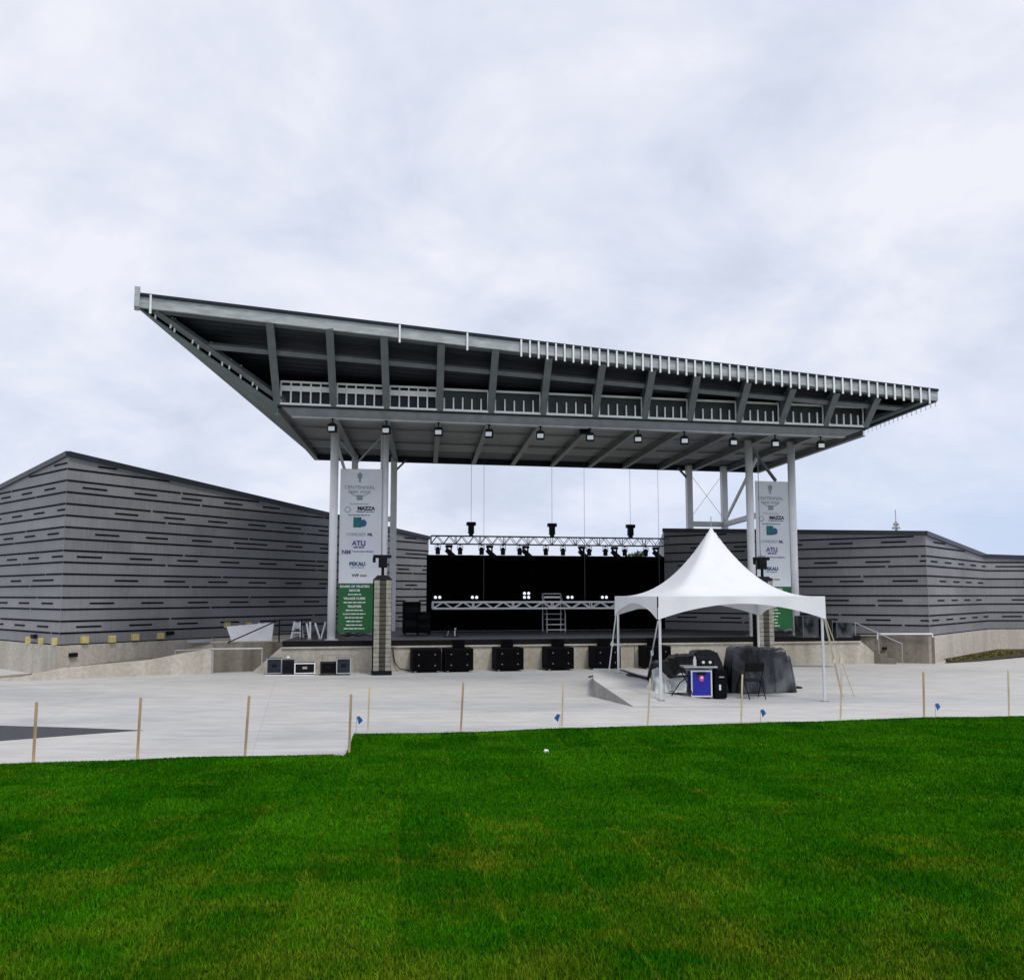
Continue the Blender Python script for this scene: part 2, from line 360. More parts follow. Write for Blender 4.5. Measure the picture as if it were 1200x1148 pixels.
# ------------------------------------------------------------------ mesh builder
class MB:
    def __init__(s): s.v = []; s.f = []; s.m = []
    def add(s, vs, fs, mi=0):
        o = len(s.v)
        s.v += [V(p) for p in vs]
        for f in fs: s.f.append([i + o for i in f]); s.m.append(mi)
        return s
    def hexa(s, b, t, mi=0):
        n = len(b)
        fs = [list(range(n))[::-1], list(range(n, 2 * n))]
        for i in range(n):
            j = (i + 1) % n
            fs.append([i, j, n + j, n + i])
        return s.add(list(b) + list(t), fs, mi)
    def box(s, c, d, rz=0, mi=0, R=None):
        c = V(c); x, y, z = d[0] / 2, d[1] / 2, d[2] / 2
        if R is None: R = Matrix.Rotation(rz, 3, 'Z')
        b = [c + R @ V(p) for p in ((-x, -y, -z), (x, -y, -z), (x, y, -z), (-x, y, -z))]
        t = [c + R @ V(p) for p in ((-x, -y, z), (x, -y, z), (x, y, z), (-x, y, z))]
        return s.hexa(b, t, mi)
    def bar(s, p, q, w, h, mi=0, up=None):
        p, q = V(p), V(q); d = (q - p).normalized()
        up = V(up) if up else Z
        if abs(d.dot(up)) > 0.99: up = V((0, 1, 0))
        a = d.cross(up).normalized() * (w / 2); b = a.cross(d).normalized() * (h / 2)
        k = [-a - b, a - b, a + b, -a + b]
        return s.hexa([p + x for x in k], [q + x for x in k], mi)
    def tube(s, p, q, r, n=10, mi=0, r2=None):
        p, q = V(p), V(q); d = (q - p).normalized()
        up = Z if abs(d.z) < 0.9 else V((1, 0, 0))
        a = d.cross(up).normalized(); b = a.cross(d).normalized()
        r2 = r if r2 is None else r2
        c = [(a * math.cos(2 * math.pi * i / n) + b * math.sin(2 * math.pi * i / n)) for i in range(n)]
        return s.hexa([p + x * r for x in c], [q + x * r2 for x in c], mi)
    def path(s, pts, r, n=6, mi=0):
        pts = [V(p) for p in pts]; rings = []
        for i, p in enumerate(pts):
            d = (pts[min(i + 1, len(pts) - 1)] - pts[max(i - 1, 0)]).normalized()
            up = Z if abs(d.z) < 0.9 else V((1, 0, 0))
            a = d.cross(up).normalized(); b = a.cross(d)
            rings.append([p + (a * math.cos(2 * math.pi * k / n) + b * math.sin(2 * math.pi * k / n)) * r for k in range(n)])
        vs = [x for rg in rings for x in rg]; fs = []
        for i in range(len(rings) - 1):
            for k in range(n):
                j = (k + 1) % n
                fs.append([i * n + k, i * n + j, (i + 1) * n + j, (i + 1) * n + k])
        fs.append(list(range(n))[::-1]); fs.append([(len(rings) - 1) * n + k for k in range(n)])
        return s.add(vs, fs, mi)
    def prism(s, poly, z0, z1, mi=0):
        f0 = z0 if callable(z0) else (lambda p: z0); f1 = z1 if callable(z1) else (lambda p: z1)
        return s.hexa([V((p[0], p[1], f0(p))) for p in poly], [V((p[0], p[1], f1(p))) for p in poly], mi)
    def slab(s, poly3, d, mi=0):
        d = V(d)
        return s.hexa([V(p) for p in poly3], [V(p) + d for p in poly3], mi)
    def build(s, name, mats, parent=None, local=False, smooth=False, bevel=0.0, org=None):
        if not isinstance(mats, (list, tuple)): mats = [mats]
        me = bpy.data.meshes.new(name)
        o = bpy.data.objects.new(name, me)
        off = V((0, 0, 0))
        if not local:
            if parent is not None:
                q = parent
                while q is not None: off = off + q.location; q = q.parent
            else:
                if org is None:
                    n = max(1, len(s.v))
                    org = V((sum(p.x for p in s.v) / n, sum(p.y for p in s.v) / n, min(p.z for p in s.v)))
                off = V(org); o.location = off
        me.from_pydata([tuple(p - off) for p in s.v], [], s.f)
        for m in mats: me.materials.append(m)
        if len(mats) > 1: me.polygons.foreach_set('material_index', s.m)
        if smooth: me.polygons.foreach_set('use_smooth', [True] * len(me.polygons))
        me.update()
        import bmesh
        bm = bmesh.new(); bm.from_mesh(me)
        bmesh.ops.recalc_face_normals(bm, faces=bm.faces)
        bm.to_mesh(me); bm.free()
        if bevel:
            md = o.modifiers.new('bevel', 'BEVEL'); md.width = bevel; md.segments = 2; md.limit_method = 'ANGLE'
        COL.objects.link(o)
        if parent is not None: o.parent = parent
        return o

def tag(o, label=None, cat=None, group=None, kind=None):
    if label: o['label'] = label
    if cat: o['category'] = cat
    if group: o['group'] = group
    if kind: o['kind'] = kind
    return o

def thing(name, loc, label, cat, group=None, rz=0):
    o = bpy.data.objects.new(name, None); COL.objects.link(o)
    o.location = loc; o.rotation_euler = (0, 0, rz); o.empty_display_size = 0.2
    return tag(o, label, cat, group)

def copy_tree(o, parent=None):
    c = o.copy(); COL.objects.link(c)
    if parent is not None: c.parent = parent
    for ch in [x for x in COL.objects if x.parent == o]: copy_tree(ch, c)
    return c

def shrink(root, k):
    for ch in [x for x in COL.objects if x.parent == root]:
        for v in ch.data.vertices: v.co *= k

def place(proto, first, loc, label, rz=0, group=None):
    o = proto if first else copy_tree(proto)
    o.location = loc; o.rotation_euler = (0, 0, rz); o['label'] = label
    if group: o['group'] = group
    return o

ORD = ['first', 'second', 'third', 'fourth', 'fifth', 'sixth', 'seventh', 'eighth', 'ninth', 'tenth', 'eleventh', 'twelfth', 'thirteenth']

def text_into(mb, txt, size, P, ex, ez, off, align='CENTER', mi=0, bold=0.0):
    cu = bpy.data.curves.new('lettering', 'FONT'); cu.body = txt; cu.size = size; cu.align_x = align; cu.align_y = 'CENTER'; cu.offset = bold
    cu.resolution_u = 3
    o = bpy.data.objects.new('lettering_tmp', cu); COL.objects.link(o)
    dg = bpy.context.evaluated_depsgraph_get()
    me = bpy.data.meshes.new_from_object(o.evaluated_get(dg))
    mb.add([P + ex * v.co.x + ez * v.co.y + off for v in me.vertices], [list(p.vertices) for p in me.polygons], mi)
    bpy.data.objects.remove(o); bpy.data.curves.remove(cu); bpy.data.meshes.remove(me)

# ------------------------------------------------------------------ ground
mb = MB(); R = 4000
mb.add([(-R, -R, -0.03), (R, -R, -0.03), (R, R, -0.03), (-R, R, -0.03)], [[0, 1, 2, 3]])
tag(mb.build('ground', M['terrain'], org=(0, 0, 0)), kind='structure')

mb = MB()
mb.add([(-70, 8, 0), (70, 8, 0), (70, 60, 0), (-70, 60, 0)], [[0, 1, 2, 3]])
tag(mb.build('plaza', M['plaza'], org=(0, 0, 0)), kind='structure')

def mound(x, y):
    t = min(max((y - 22.0) / 2.2, 0), 1)
    fx = min(max((x - 2.6) / 2.4, 0), 1); fx = 1 - fx * fx * (3 - 2 * fx)
    b = 1 - min(max((y - 28.0) / 1.6, 0), 1)
    return 0.40 * t * fx * b

def gz(x, y):
    left = 1.98 + (24.2 - y) * 0.318 if y < 24.2 else 1.98 + (y - 24.2) * 0.08
    return max(0.0, mound(x, y)) + 0.004 if (22 < y < 29.6 and x > left) else 0.0

# raised concrete ramp by the tent
mb = MB(); NX, NY = 24, 30
rows = []
for j in range(NY + 1):
    y = 22.0 + 7.6 * j / NY
    left = 1.98 + (24.2 - y) * 0.318 if y < 24.2 else 1.98 + (y - 24.2) * 0.08
    rows.append([V((left + (5.1 - left) * i / NX, y, 0)) for i in range(NX + 1)])
vs = []; fs = []
for r in rows:
    for p in r: vs.append(V((p.x, p.y, mound(p.x, p.y) + 0.005)))
W = NX + 1
for j in range(NY):
    for i in range(NX): fs.append([j * W + i, j * W + i + 1, (j + 1) * W + i + 1, (j + 1) * W + i])
o = len(vs)
for r in rows: vs.append(V((r[0].x, r[0].y, -0.02)))
mb.add(vs, fs, 0)
mb.add(vs, [[j * W, (j + 1) * W, o + j + 1, o + j] for j in range(NY)], 1)
tag(mb.build('concrete_ramp', [M['plaza'], M['block']], org=(0, 0, 0)), kind='structure')

# asphalt wedge
mb = MB()
pts = [atZ(-60, 847, 0), atZ(0, 850, 0), atZ(90, 852.5, 0), atZ(168, 855.5, 0), atZ(90, 861, 0), atZ(0, 868, 0), atZ(-60, 873, 0)]
mb.prism([(p.x, p.y) for p in pts], -0.01, 0.004)
tag(mb.build('asphalt_path', M['asphalt']), kind='structure')

# lawn: a gentle bank that rises from the plaza to the viewer
XSTEP = -2.47
SLANT = 0.10
def edgeY(x):
    return (14.2 + (x + 7.4) * 0.175) if x < XSTEP else (17.15 + (x + 2.7) * 0.212)
def lawn_z(x, y):
    e = edgeY(x)
    base = 0.055 + 0.80 * max(0.0, (1 - y / (15.6 + 0.18 * x)))
    return base + 0.018 * math.sin(x * 1.3 + y * 0.7) * math.sin(y * 1.1 - x * 0.4)
mb = MB()
def lawn_patch(xs):
    NYL = 60; vs = []; fs = []
    for x in xs:
        e = edgeY(min(x, XSTEP - 1e-4) if xs[-1] <= XSTEP + 1e-6 else max(x, XSTEP + 1e-4))
        for j in range(NYL + 1):
            y = -8 + (e + 8) * j / NYL
            y += 0.04 * math.sin(x * 3.1) * (j == NYL)
            x2 = x - SLANT * max(0.0, y - edgeY(XSTEP - 1e-3)) * max(0.0, 1 - (x - XSTEP)) if xs[0] >= XSTEP - 1e-6 else x
            vs.append((x2, y, lawn_z(x, y)))
        vs.append((vs[-1][0], vs[-1][1], -0.02))
    W = NYL + 2
    for i in range(len(xs) - 1):
        for j in range(NYL + 1): fs.append([i * W + j, (i + 1) * W + j, (i + 1) * W + j + 1, i * W + j + 1])
    mb.add(vs, fs)
    return vs, W
lawn_patch([-40 + (40 + XSTEP) * i / 90 for i in range(91)])
lawn_patch([XSTEP + (45 - XSTEP) * i / 100 for i in range(101)])
ye0, ye1 = edgeY(XSTEP - 1e-3), edgeY(XSTEP + 1e-3)
xl1 = XSTEP - SLANT * (ye1 - ye0)
mb.add([(XSTEP, ye0, -0.02), (xl1, ye1, -0.02), (xl1, ye1, lawn_z(XSTEP, ye1)), (XSTEP, ye0, lawn_z(XSTEP, ye0))], [[0, 1, 2, 3]])
tag(mb.build('lawn', M['sod'], org=(0, 0, 0)), kind='structure')

def grass_field():
    ys = []; xs = []
    for (y0, y1) in [(3.2 + 0.5 * k, 3.7 + 0.5 * k) for k in range(36)]:
        ym = 0.5 * (y0 + y1)
        w = 1.30 * ym + 2.0
        dens = 9000 * (5.0 / max(ym, 4.2)) ** 1.5
        n = int(dens * w * (y1 - y0))
        ys.append(rng.uniform(y0, y1, n)); xs.append(rng.uniform(-w / 2, w / 2, n))
    # a ragged fringe along the edge
    xf = rng.uniform(-13, 14, 26000)
    ef = np.where(xf < xl1 + 0.02, 14.2 + (xf + 7.4) * 0.175, 17.15 + (xf + 2.7) * 0.212)
    xs.append(xf); ys.append(ef - np.abs(rng.normal(0, 0.06, xf.size)))
    yl = rng.uniform(ye0, ye1, 4000); xs.append(XSTEP - SLANT * (yl - ye0) + np.abs(rng.normal(0, 0.05, yl.size)) - 0.02); ys.append(yl)
    x = np.concatenate(xs); y = np.concatenate(ys)
    e = np.where(x < XSTEP - SLANT * np.maximum(0, y - ye0) - 0.03, 14.2 + (x + 7.4) * 0.175, 17.15 + (x + 2.7) * 0.212)
    k = y < e + np.where(rng.uniform(0, 1, x.size) < 0.15, 0.04, 0.01); x = x[k]; y = y[k]
    n = x.size
    z = 0.055 + 0.80 * np.maximum(0, 1 - y / (15.6 + 0.18 * x)) + 0.018 * np.sin(x * 1.3 + y * 0.7) * np.sin(y * 1.1 - x * 0.4)
    far = np.clip((y - 4) / 12, 0, 1)
    patch = 0.5 + 0.5 * np.sin(x * 2.1 + 1.3 * np.sin(y * 1.7)) * np.sin(y * 2.6 + 1.1 * np.sin(x * 1.2))
    h = rng.uniform(0.016, 0.040, n) * (0.75 + 0.5 * patch)
    w = rng.uniform(0.0022, 0.004, n) * (1 + 2.0 * far)
    a = rng.uniform(0, 2 * np.pi, n); lean = rng.normal(0, 0.45, n); la = rng.uniform(0, 2 * np.pi, n)
    dx, dy = np.cos(a) * w, np.sin(a) * w
    lx, ly = np.cos(la) * lean * h, np.sin(la) * lean * h
    P = np.empty((n, 5, 3))
    P[:, 0] = np.stack([x - dx, y - dy, z - 0.01], 1); P[:, 1] = np.stack([x + dx, y + dy, z - 0.01], 1)
    P[:, 2] = np.stack([x + dx * 0.7 + lx * 0.4, y + dy * 0.7 + ly * 0.4, z + h * 0.6], 1)
    P[:, 3] = np.stack([x - dx * 0.7 + lx * 0.4, y - dy * 0.7 + ly * 0.4, z + h * 0.6], 1)
    P[:, 4] = np.stack([x + lx * 1.2, y + ly * 1.2, z + h], 1)
    i = np.arange(n) * 5
    loops = np.stack([i, i + 1, i + 2, i + 3, i + 3, i + 2, i + 4], 1).ravel()
    starts = (np.arange(n)[:, None] * 7 + np.array([0, 4])[None]).ravel()
    me = bpy.data.meshes.new('grass')
    me.vertices.add(n * 5); me.vertices.foreach_set('co', P.ravel())
    me.loops.add(n * 7); me.loops.foreach_set('vertex_index', loops)
    me.polygons.add(n * 2); me.polygons.foreach_set('loop_start', starts)
    me.update(calc_edges=True)
    at = me.attributes.new('tone', 'FLOAT', 'POINT')
    at.data.foreach_set('value', np.repeat(rng.uniform(0, 1, n), 5))
    me.materials.append(M['grass'])
    o = bpy.data.objects.new('grass', me); COL.objects.link(o)
    tag(o, 'short green lawn grass laid in sod strips', 'grass', kind='stuff')
    print('grass blades', n)
grass_field()

# ------------------------------------------------------------------ buildings
COURSE = 0.359
def clad_wall(mb, P, Q, zb, zt, skip=0.0, seed=0, long_every=7.3, partial=0.0):
    """a wall face from P to Q (plan points, outside on the right-hand side of travel seen from above)"""
    r = random.Random(seed)
    P, Q = V((P[0], P[1], 0)), V((Q[0], Q[1], 0)); d = Q - P; Ln = d.length; d.normalize()
    n = V((d.y, -d.x, 0))
    def strip(s0, s1, z):
        s0 = max(s0, 0.01); s1 = min(s1, Ln - 0.01)
        if s1 - s0 < 0.08: return
        for s_ in (s0, s1):
            zt_ = zt[0] + (zt[1] - zt[0]) * s_ / Ln
            if z > zt_ - 0.16:
                # trim to where the wall is high enough
                if zt[0] == zt[1]: return
                sx = (z + 0.16 - zt[0]) / (zt[1] - zt[0]) * Ln
                if zt[1] < zt[0]: s1 = min(s1, sx)
                else: s0 = max(s0, sx)
        if s1 - s0 < 0.08: return
        mb.bar(P + d * s0 + n * 0.002 + Z * z, P + d * s1 + n * 0.002 + Z * z, 0.022, 0.054, 1)
    k = 0
    z = zb[0]
    top = max(zt)
    while z < top:
        if k > 0 or skip == 0:
            s = -r.uniform(0, 4)
            if partial and k > 3 and r.random() < 0.55: s = partial * r.uniform(0.1, 0.5)
            while s < Ln:
                L_ = long_every * r.uniform(0.8, 1.25)
                strip(s, s + L_ - 0.09, z); s += L_
        if k % 2 == 1:
            s = 0.5 + ((k // 2) % 3) * 0.62 + r.uniform(-0.15, 0.15)
            while s < Ln:
                ln = 0.90 if r.random() > 0.08 else 1.7
                strip(s, s + ln, z + COURSE * 0.5); s += 1.95 + (ln - 0.9)
        z += COURSE; k += 1

def building(name, foot, zb, ztops, faces, label, seed):
    """foot: plan points; ztops: roof height at each; faces: indices i of faces i->i+1 that are clad"""
    root = thing(name, V((foot[0][0], foot[0][1], 0)), label, 'building')
    b = [V((p[0], p[1], zb)) for p in foot]; t = [V((p[0], p[1], z)) for p, z in zip(foot, ztops)]
    mb = MB(); mb.hexa(b, t, 0)
    for q, (i, partial) in enumerate(faces):
        j = (i + 1) % len(foot)
        clad_wall(mb, foot[i], foot[j], (zb + 0.005, zb + 0.005), (ztops[i], ztops[j]), seed=seed + q, partial=partial)
    w = mb.build('wall', [M['siding'], M['reveal']], root)
    mb = MB()
    for (i, _) in faces:
        j = (i + 1) % len(foot)
        p, q = t[i], t[j]; d = (q - p).normalized(); n = V((d.y, -d.x, 0)).normalized()
        mb.bar(p + n * 0.015 - Z * 0.03 - d * 0.02, q + n * 0.015 - Z * 0.03 + d * 0.02, 0.14, 0.16)
    mb.build('coping', M['siding_coping'], root)
    return root

# left block
CL = V((-13.7, 30.0)); dr = V((0.5045, 0.8634)); dl = V((-0.715, 0.699))
def zface(p0, z0, p1, z1, q): return z0 + (z1 - z0) * ((q - p0).length / (p1 - p0).length)
EL = CL + dr * 19.3
left_foot = [CL + dl * 14, CL, EL, EL + V((-2, 9)), CL + dl * 14 + V((8, 12))]
LB = building('clad_building', [tuple(p) for p in left_foot], 0.93, [5.35, 6.81, 5.18, 5.2, 5.3], [(0, 0), (1, 0)],
              'charcoal clad building with sloping roofline left of the stage', 11)
mb = MB()
off = 0.05
ins = [p for p in left_foot]
mb.prism([tuple(CL + dl * 13.9 + V((0.06, -0.06))), tuple(CL + V((-0.005, -0.06))), tuple(EL + V((0.05, -0.03))), tuple(EL + V((-2, 8.9))), tuple(CL + dl * 14 + V((8, 11.9)))], -0.02, 0.927)
mb.build('plinth', M['wing'], LB)
def on_face(px, py, P, d):
    n = V((d.y, -d.x, 0)); return isect(px, py, V((P.x, P.y, 0)), n)
DR3 = V((dr.x, dr.y, 0)); DL3 = V((-dl.x, -dl.y, 0))
for (px, py, w, h) in [(35, 750, 0.16, 0.24), (50, 751, 0.13, 0.22), (66, 751.5, 0.22, 0.24)]:
    p = on_face(px, py, CL, DL3); mb = MB(); mb.box(p + V((DL3.y, -DL3.x, 0)) * 0.05, (w * 0.85, 0.14, h * 0.9), math.atan2(DL3.y, DL3.x)); mb.build('wall_block', M['yellow_block'], LB, bevel=0.01)
for (px, py, w, h) in [(98, 749.5, 0.26, 0.24), (130, 748.5, 0.26, 0.24), (157, 746.5, 0.28, 0.24), (187, 745, 0.26, 0.22), (265, 732, 0.26, 0.22), (290, 732, 0.26, 0.2)]:
    p = on_face(px, py, CL, DR3); mb = MB(); mb.box(p + V((DR3.y, -DR3.x, 0)) * 0.05, (w * 0.85, 0.14, h * 0.9), math.atan2(DR3.y, DR3.x)); mb.build('wall_block', M['yellow_block'], LB, bevel=0.01)
for (px, py, P, D3) in [(42, 745.5, CL, DL3), (198, 741.5, CL, DR3), (84, 767, CL, DR3)]:
    p = on_face(px, py, P, D3); mb = MB(); mb.box(p + V((D3.y, -D3.x, 0)) * 0.06, (0.26, 0.12, 0.12), math.atan2(D3.y, D3.x)); mb.build('vent', M['black'], LB)
pa, pb = on_face(219, 751.5, CL, DR3), on_face(258, 751.0, CL, DR3)
mb = MB(); mb.bar(pa + V((DR3.y, -DR3.x, 0)) * 0.06, pb + V((DR3.y, -DR3.x, 0)) * 0.06, 0.05, 0.1); mb.build('flashing', M['white_panel'], LB)

# right block
CR = V((15.05, 35.7)); E1 = V((6.5, 42.0)); E2 = V((20.6, 42.8)); E3 = V((34, 43.6))
RB = building('clad_building', [tuple(E1), tuple(CR), tuple(E2), tuple(E3), (34, 54), (8, 54)], 0.985, [5.24, 4.72, 4.17, 3.75, 3.8, 5.0], [(0, 5.0), (1, 0), (2, 0)],
              'low charcoal clad building with folded walls right of the stage', 31)
mb = MB()
mb.prism([tuple(E1 + V((0.1, 0))), tuple(CR + V((0.0, -0.06))), tuple(E2 + V((0.05, -0.06))), tuple(E3 + V((0, -0.06))), (33.9, 53.8), (8.1, 53.8)], -0.02, 0.98)
mb.build('plinth', M['wing'], RB)

# ------------------------------------------------------------------ stage
ZS = 1.0
SA = atZ(331, 751, ZS)
def on_u(px, P0, d=U):
    k = (px - 600.0) / F
    # ground-plane solve with the small pitch ignored at eye height
    s = (k * P0.y - P0.x) / (d.x - k * d.y)
    return P0 + d * s
SB = on_u(1003, SA)
stage = thing('stage', V((SA.x, SA.y, 0)), 'concrete fronted concert stage with dark deck between the clad buildings', 'stage')
poly = [SA, SB, V((13.0, 37.05, 0)), V((6.6, 42.3, 0)), V((6.3, 47.5, 0)), V((-4.3, 47.5, 0)), V((-7.9, 39.85, 0))]
mb = MB(); mb.prism([(p.x, p.y) for p in poly], 0.84, ZS); mb.build('deck', M['stage_floor'], stage)
# rim
mb = MB(); mb.bar(SA + NF * 0.03 + Z * -0.09, SB + NF * 0.03 + Z * -0.09, 0.05, 0.165); mb.build('deck_rim', M['black'], stage)
# front wall with raked ends
fl0 = V((SA.x, SA.y, 0)) + NF * 0.02; fr0 = V((SB.x, SB.y, 0)) + NF * 0.02
mb = MB()
th = -NF * 0.3
a = fl0 - U * 0.85; b_ = fr0 + U * 0.95
front = [a - Z * 0.02, b_ - Z * 0.02, b_ + Z * 0.08, fr0 + Z * 0.835, fl0 + Z * 0.835, a + Z * 0.08]
mb.slab(front, th)
mb.build('front_wall', M['beige'], stage)
mb = MB(); mb.bar(fl0 + NF * 0.02 + Z * 0.79, fr0 + NF * 0.02 + Z * 0.79, 0.06, 0.05); mb.build('ledge', M['wing'], stage)
for px in (442, 742):
    p = on_u(px, fl0); mb = MB(); mb.box(p + NF * 0.01 + Z * 0.4, (0.035, 0.02, 0.74), A12); mb.build('wall_joint', M['stain'], stage)

# left landing, stair recess and ramp
land = thing('landing', V((-9, 31.5, 0)), 'weathered concrete landing with stair recess beside the left end of the stage', 'landing')
REC = -NF * 1.3
p331 = V((SA.x, SA.y, 0)); p250 = on_u(247, p331) - Z * p331.z
mb = MB()
rw = [p250 + REC * 0.55, p331 + REC + U * 0.2]
mb.slab([rw[0] - Z * 0.02, rw[1] - Z * 0.02, rw[1] + Z * 0.93, rw[0] + Z * 0.93], -NF * 0.2)
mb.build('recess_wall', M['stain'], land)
mb = MB(); mb.prism([tuple((rw[0] - NF * 0.2).xy), tuple((rw[1] - NF * 0.2).xy), (-7.95, 39.7), tuple((on_face(252, 752, CL, DR3) + V((0.1, -0.06, 0))).xy)], -0.02, 0.93); mb.build('floor_slab', M['wing'], land)
mb = MB()
def rail(mb, pts, r=0.022):
    for a_, b_ in zip(pts[:-1], pts[1:]): mb.tube(a_, b_, r, 8)
q0 = p250 + REC * 0.2 + U * 0.15; q1 = q0 + U * 1.5; qa = atZ(205, 789.5, 0) + V((-0.05, 0.1, 0))
mb.tube(q0 + Z * 0.76, q1 + Z * 0.76, 0.03, 8); mb.tube(q0, q0 + Z * 0.78, 0.03, 8); mb.tube(q1, q1 + Z * 0.78, 0.025, 8); mb.tube(V((qa.x, qa.y, 0.72)), q0 + Z * 0.76, 0.02, 8); mb.tube(V((qa.x, qa.y, 0.5)), V((qa.x, qa.y, 0.72)), 0.02, 8)
mb.build('handrail', M['steel_grey'], land)
mb = MB()
q0 = rw[0] - NF * 0.1 + U * 0.55 + Z * 0.93; q1 = q0 + U * 1.6
mb.tube(q0, q1 + Z * 0.72, 0.02, 8); mb.tube(q1, q1 + Z * 0.74, 0.025, 8); mb.tube(q1 + Z * 0.72, q1 + U * 0.7 + Z * 0.72, 0.02, 8); mb.tube(q1 + U * 0.7, q1 + U * 0.7 + Z * 0.74, 0.02, 8)
mb.tube(q1 + Z * 0.35, q1 + U * 0.7 + Z * 0.35, 0.015, 8)
mb.build('guard_rail', M['black'], land)

ramp = thing('access_ramp', V((-12, 29, 0)), 'long low concrete access ramp rising along the left building', 'ramp')
prof = [(-40, 800, 0.06), (25, 797.5, 0.10), (75, 796, 0.33), (175, 791, 0.46), (250, 789, 0.80)]
base = [atZ(px, py, 0.0) for px, py, h in prof]
back = [p + V((-0.35, 0.95, 0)) * 1.15 for p in base]
mb = MB()
for i in range(len(prof) - 1):
    p, q = base[i], base[i + 1]; hp, hq = prof[i][2], prof[i + 1][2]
    t_ = V((-0.1, 0.17, 0))
    mb.hexa([p - Z * 0.02, q - Z * 0.02, q + t_ - Z * 0.02, p + t_ - Z * 0.02], [p + Z * hp, q + Z * hq, q + t_ + Z * hq, p + t_ + Z * hp])
mb.build('side_wall', M['wing'], ramp)
mb = MB()
for i in range(len(prof) - 1):
    p, q = base[i] + V((-0.1, 0.172, 0)), base[i + 1] + V((-0.1, 0.172, 0)); hp, hq = prof[i][2] - 0.05, prof[i + 1][2] + (0.1 if i == 3 else -0.03)
    p2, q2 = p + V((-0.35, 1.6, 0)), q + V((-0.5, 1.7, 0))
    mb.hexa([p - Z * 0.02, q - Z * 0.02, q2 - Z * 0.02, p2 - Z * 0.02], [p + Z * hp, q + Z * hq, q2 + Z * hq, p2 + Z * hp])
mb.build('slab', M['stain'], ramp)  # dark concrete stands in for the shadow band along the ramp surface

# right landing
landr = thing('landing', V((12.5, 35, 0)), 'weathered concrete landing with stair recess beside the right end of the stage', 'landing')
r0 = V((SB.x, SB.y, 0)) + REC * 1.0 - U * 0.2
CRp = V((CR.x, CR.y, 0)) + V((0.12, -0.08, 0))
r1 = CRp
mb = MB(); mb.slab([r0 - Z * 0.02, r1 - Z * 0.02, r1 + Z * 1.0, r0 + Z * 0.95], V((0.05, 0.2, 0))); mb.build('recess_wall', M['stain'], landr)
mb = MB(); mb.prism([tuple((r0 + V((0.05, 0.2, 0))).xy), tuple((r1 + V((-0.4, 0.3, 0))).xy), (13.1, 37.0), (12.0, 36.6)], 0.8, 0.94); mb.build('floor_slab', M['wing'], landr)
mb = MB()
for k in range(5):
    t_ = 0.16 + 0.085 * k; c = r0.lerp(r1, t_) + NF * 0.42; hh_ = 0.80 - 0.155 * k
    mb.box(c + Z * (hh_ / 2), (0.30, 0.72, hh_), math.atan2((r1 - r0).y, (r1 - r0).x))
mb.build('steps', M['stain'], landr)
mb = MB(); qa = r0.lerp(r1, 0.10) + NF * 0.72; qb = r0.lerp(r1, 0.56) + NF * 0.72
mb.tube(qa + Z * 1.45, qb + Z * 0.72, 0.018, 8); mb.tube(qa + Z * 0.9, qa + Z * 1.45, 0.018, 8); mb.tube(qb, qb + Z * 0.72, 0.018, 8); qm = qa.lerp(qb, 0.5); mb.tube(qm + Z * 0.35, qm + Z * 1.085, 0.018, 8)
mb.build('stair_rail', M['steel_grey'], landr)
mb = MB()
q0 = r0.lerp(r1, 0.42) + NF * 0.08 + Z * 0.93; q1 = r1 + NF * 0.08 - U * 0.12 + Z * 1.06
mb.tube(q0 + Z * 0.1, q1, 0.035, 8); mb.tube(q1 - Z * 0.12, q1, 0.025, 8); mb.tube(q0 - Z * 0.1, q0 + Z * 0.1, 0.025, 8)
mb.build('handrail', M['white_steel'], landr)
p = r0.lerp(r1, 0.5) + NF * 0.03; mb = MB(); mb.box(p + Z * 0.52, (0.2, 0.06, 0.09), 0.3); mb.build('vent', M['black'], landr)

# planting bed
mb = MB()
b0 = [atZ(1108, 776.5, 0.02), atZ(1150, 774, 0.02), atZ(1200, 768.5, 0.05), atZ(1290, 767, 0.05)]
bk = [V((15.7, 35.95, 0.16)), V((18.2, 39.2, 0.16)), V((20.7, 42.3, 0.16)), V((26, 42.8, 0.16))]
mb.add(b0 + bk, [[0, 1, 5, 4], [1, 2, 6, 5], [2, 3, 7, 6]])
bed = mb.build('planting_bed', M['mulch']); tag(bed, kind='structure')
mb = MB()
rr = random.Random(5)
for k in range(700):
    i = rr.choice([0, 1, 1, 1, 2]); s_ = rr.random(); t_ = 0.25 + 0.6 * rr.random() ** 0.7
    if rr.random() < 0.35: t_ = 0.5 * t_
    p = (b0[i].lerp(b0[i + 1], s_)).lerp(bk[i].lerp(bk[i + 1], s_), 0.15 + 0.75 * t_)
    a_ = rr.uniform(0, 6.28); h = rr.uniform(0.02, 0.06); w = rr.uniform(0.015, 0.04)
    dv = V((math.cos(a_), math.sin(a_), 0)) * w
    mb.add([p - dv, p + dv, p + dv + V((rr.uniform(-.04, .04), rr.uniform(-.04, .04), h)), p - dv * 0.3 + V((rr.uniform(-.06, .06), rr.uniform(-.06, .06), h * 1.2))], [[0, 1, 2, 3]])
tag(mb.build('ground_cover', M['bed_plant']), 'yellow green ground cover plants in mulch below the right building', 'ground cover', kind='stuff')

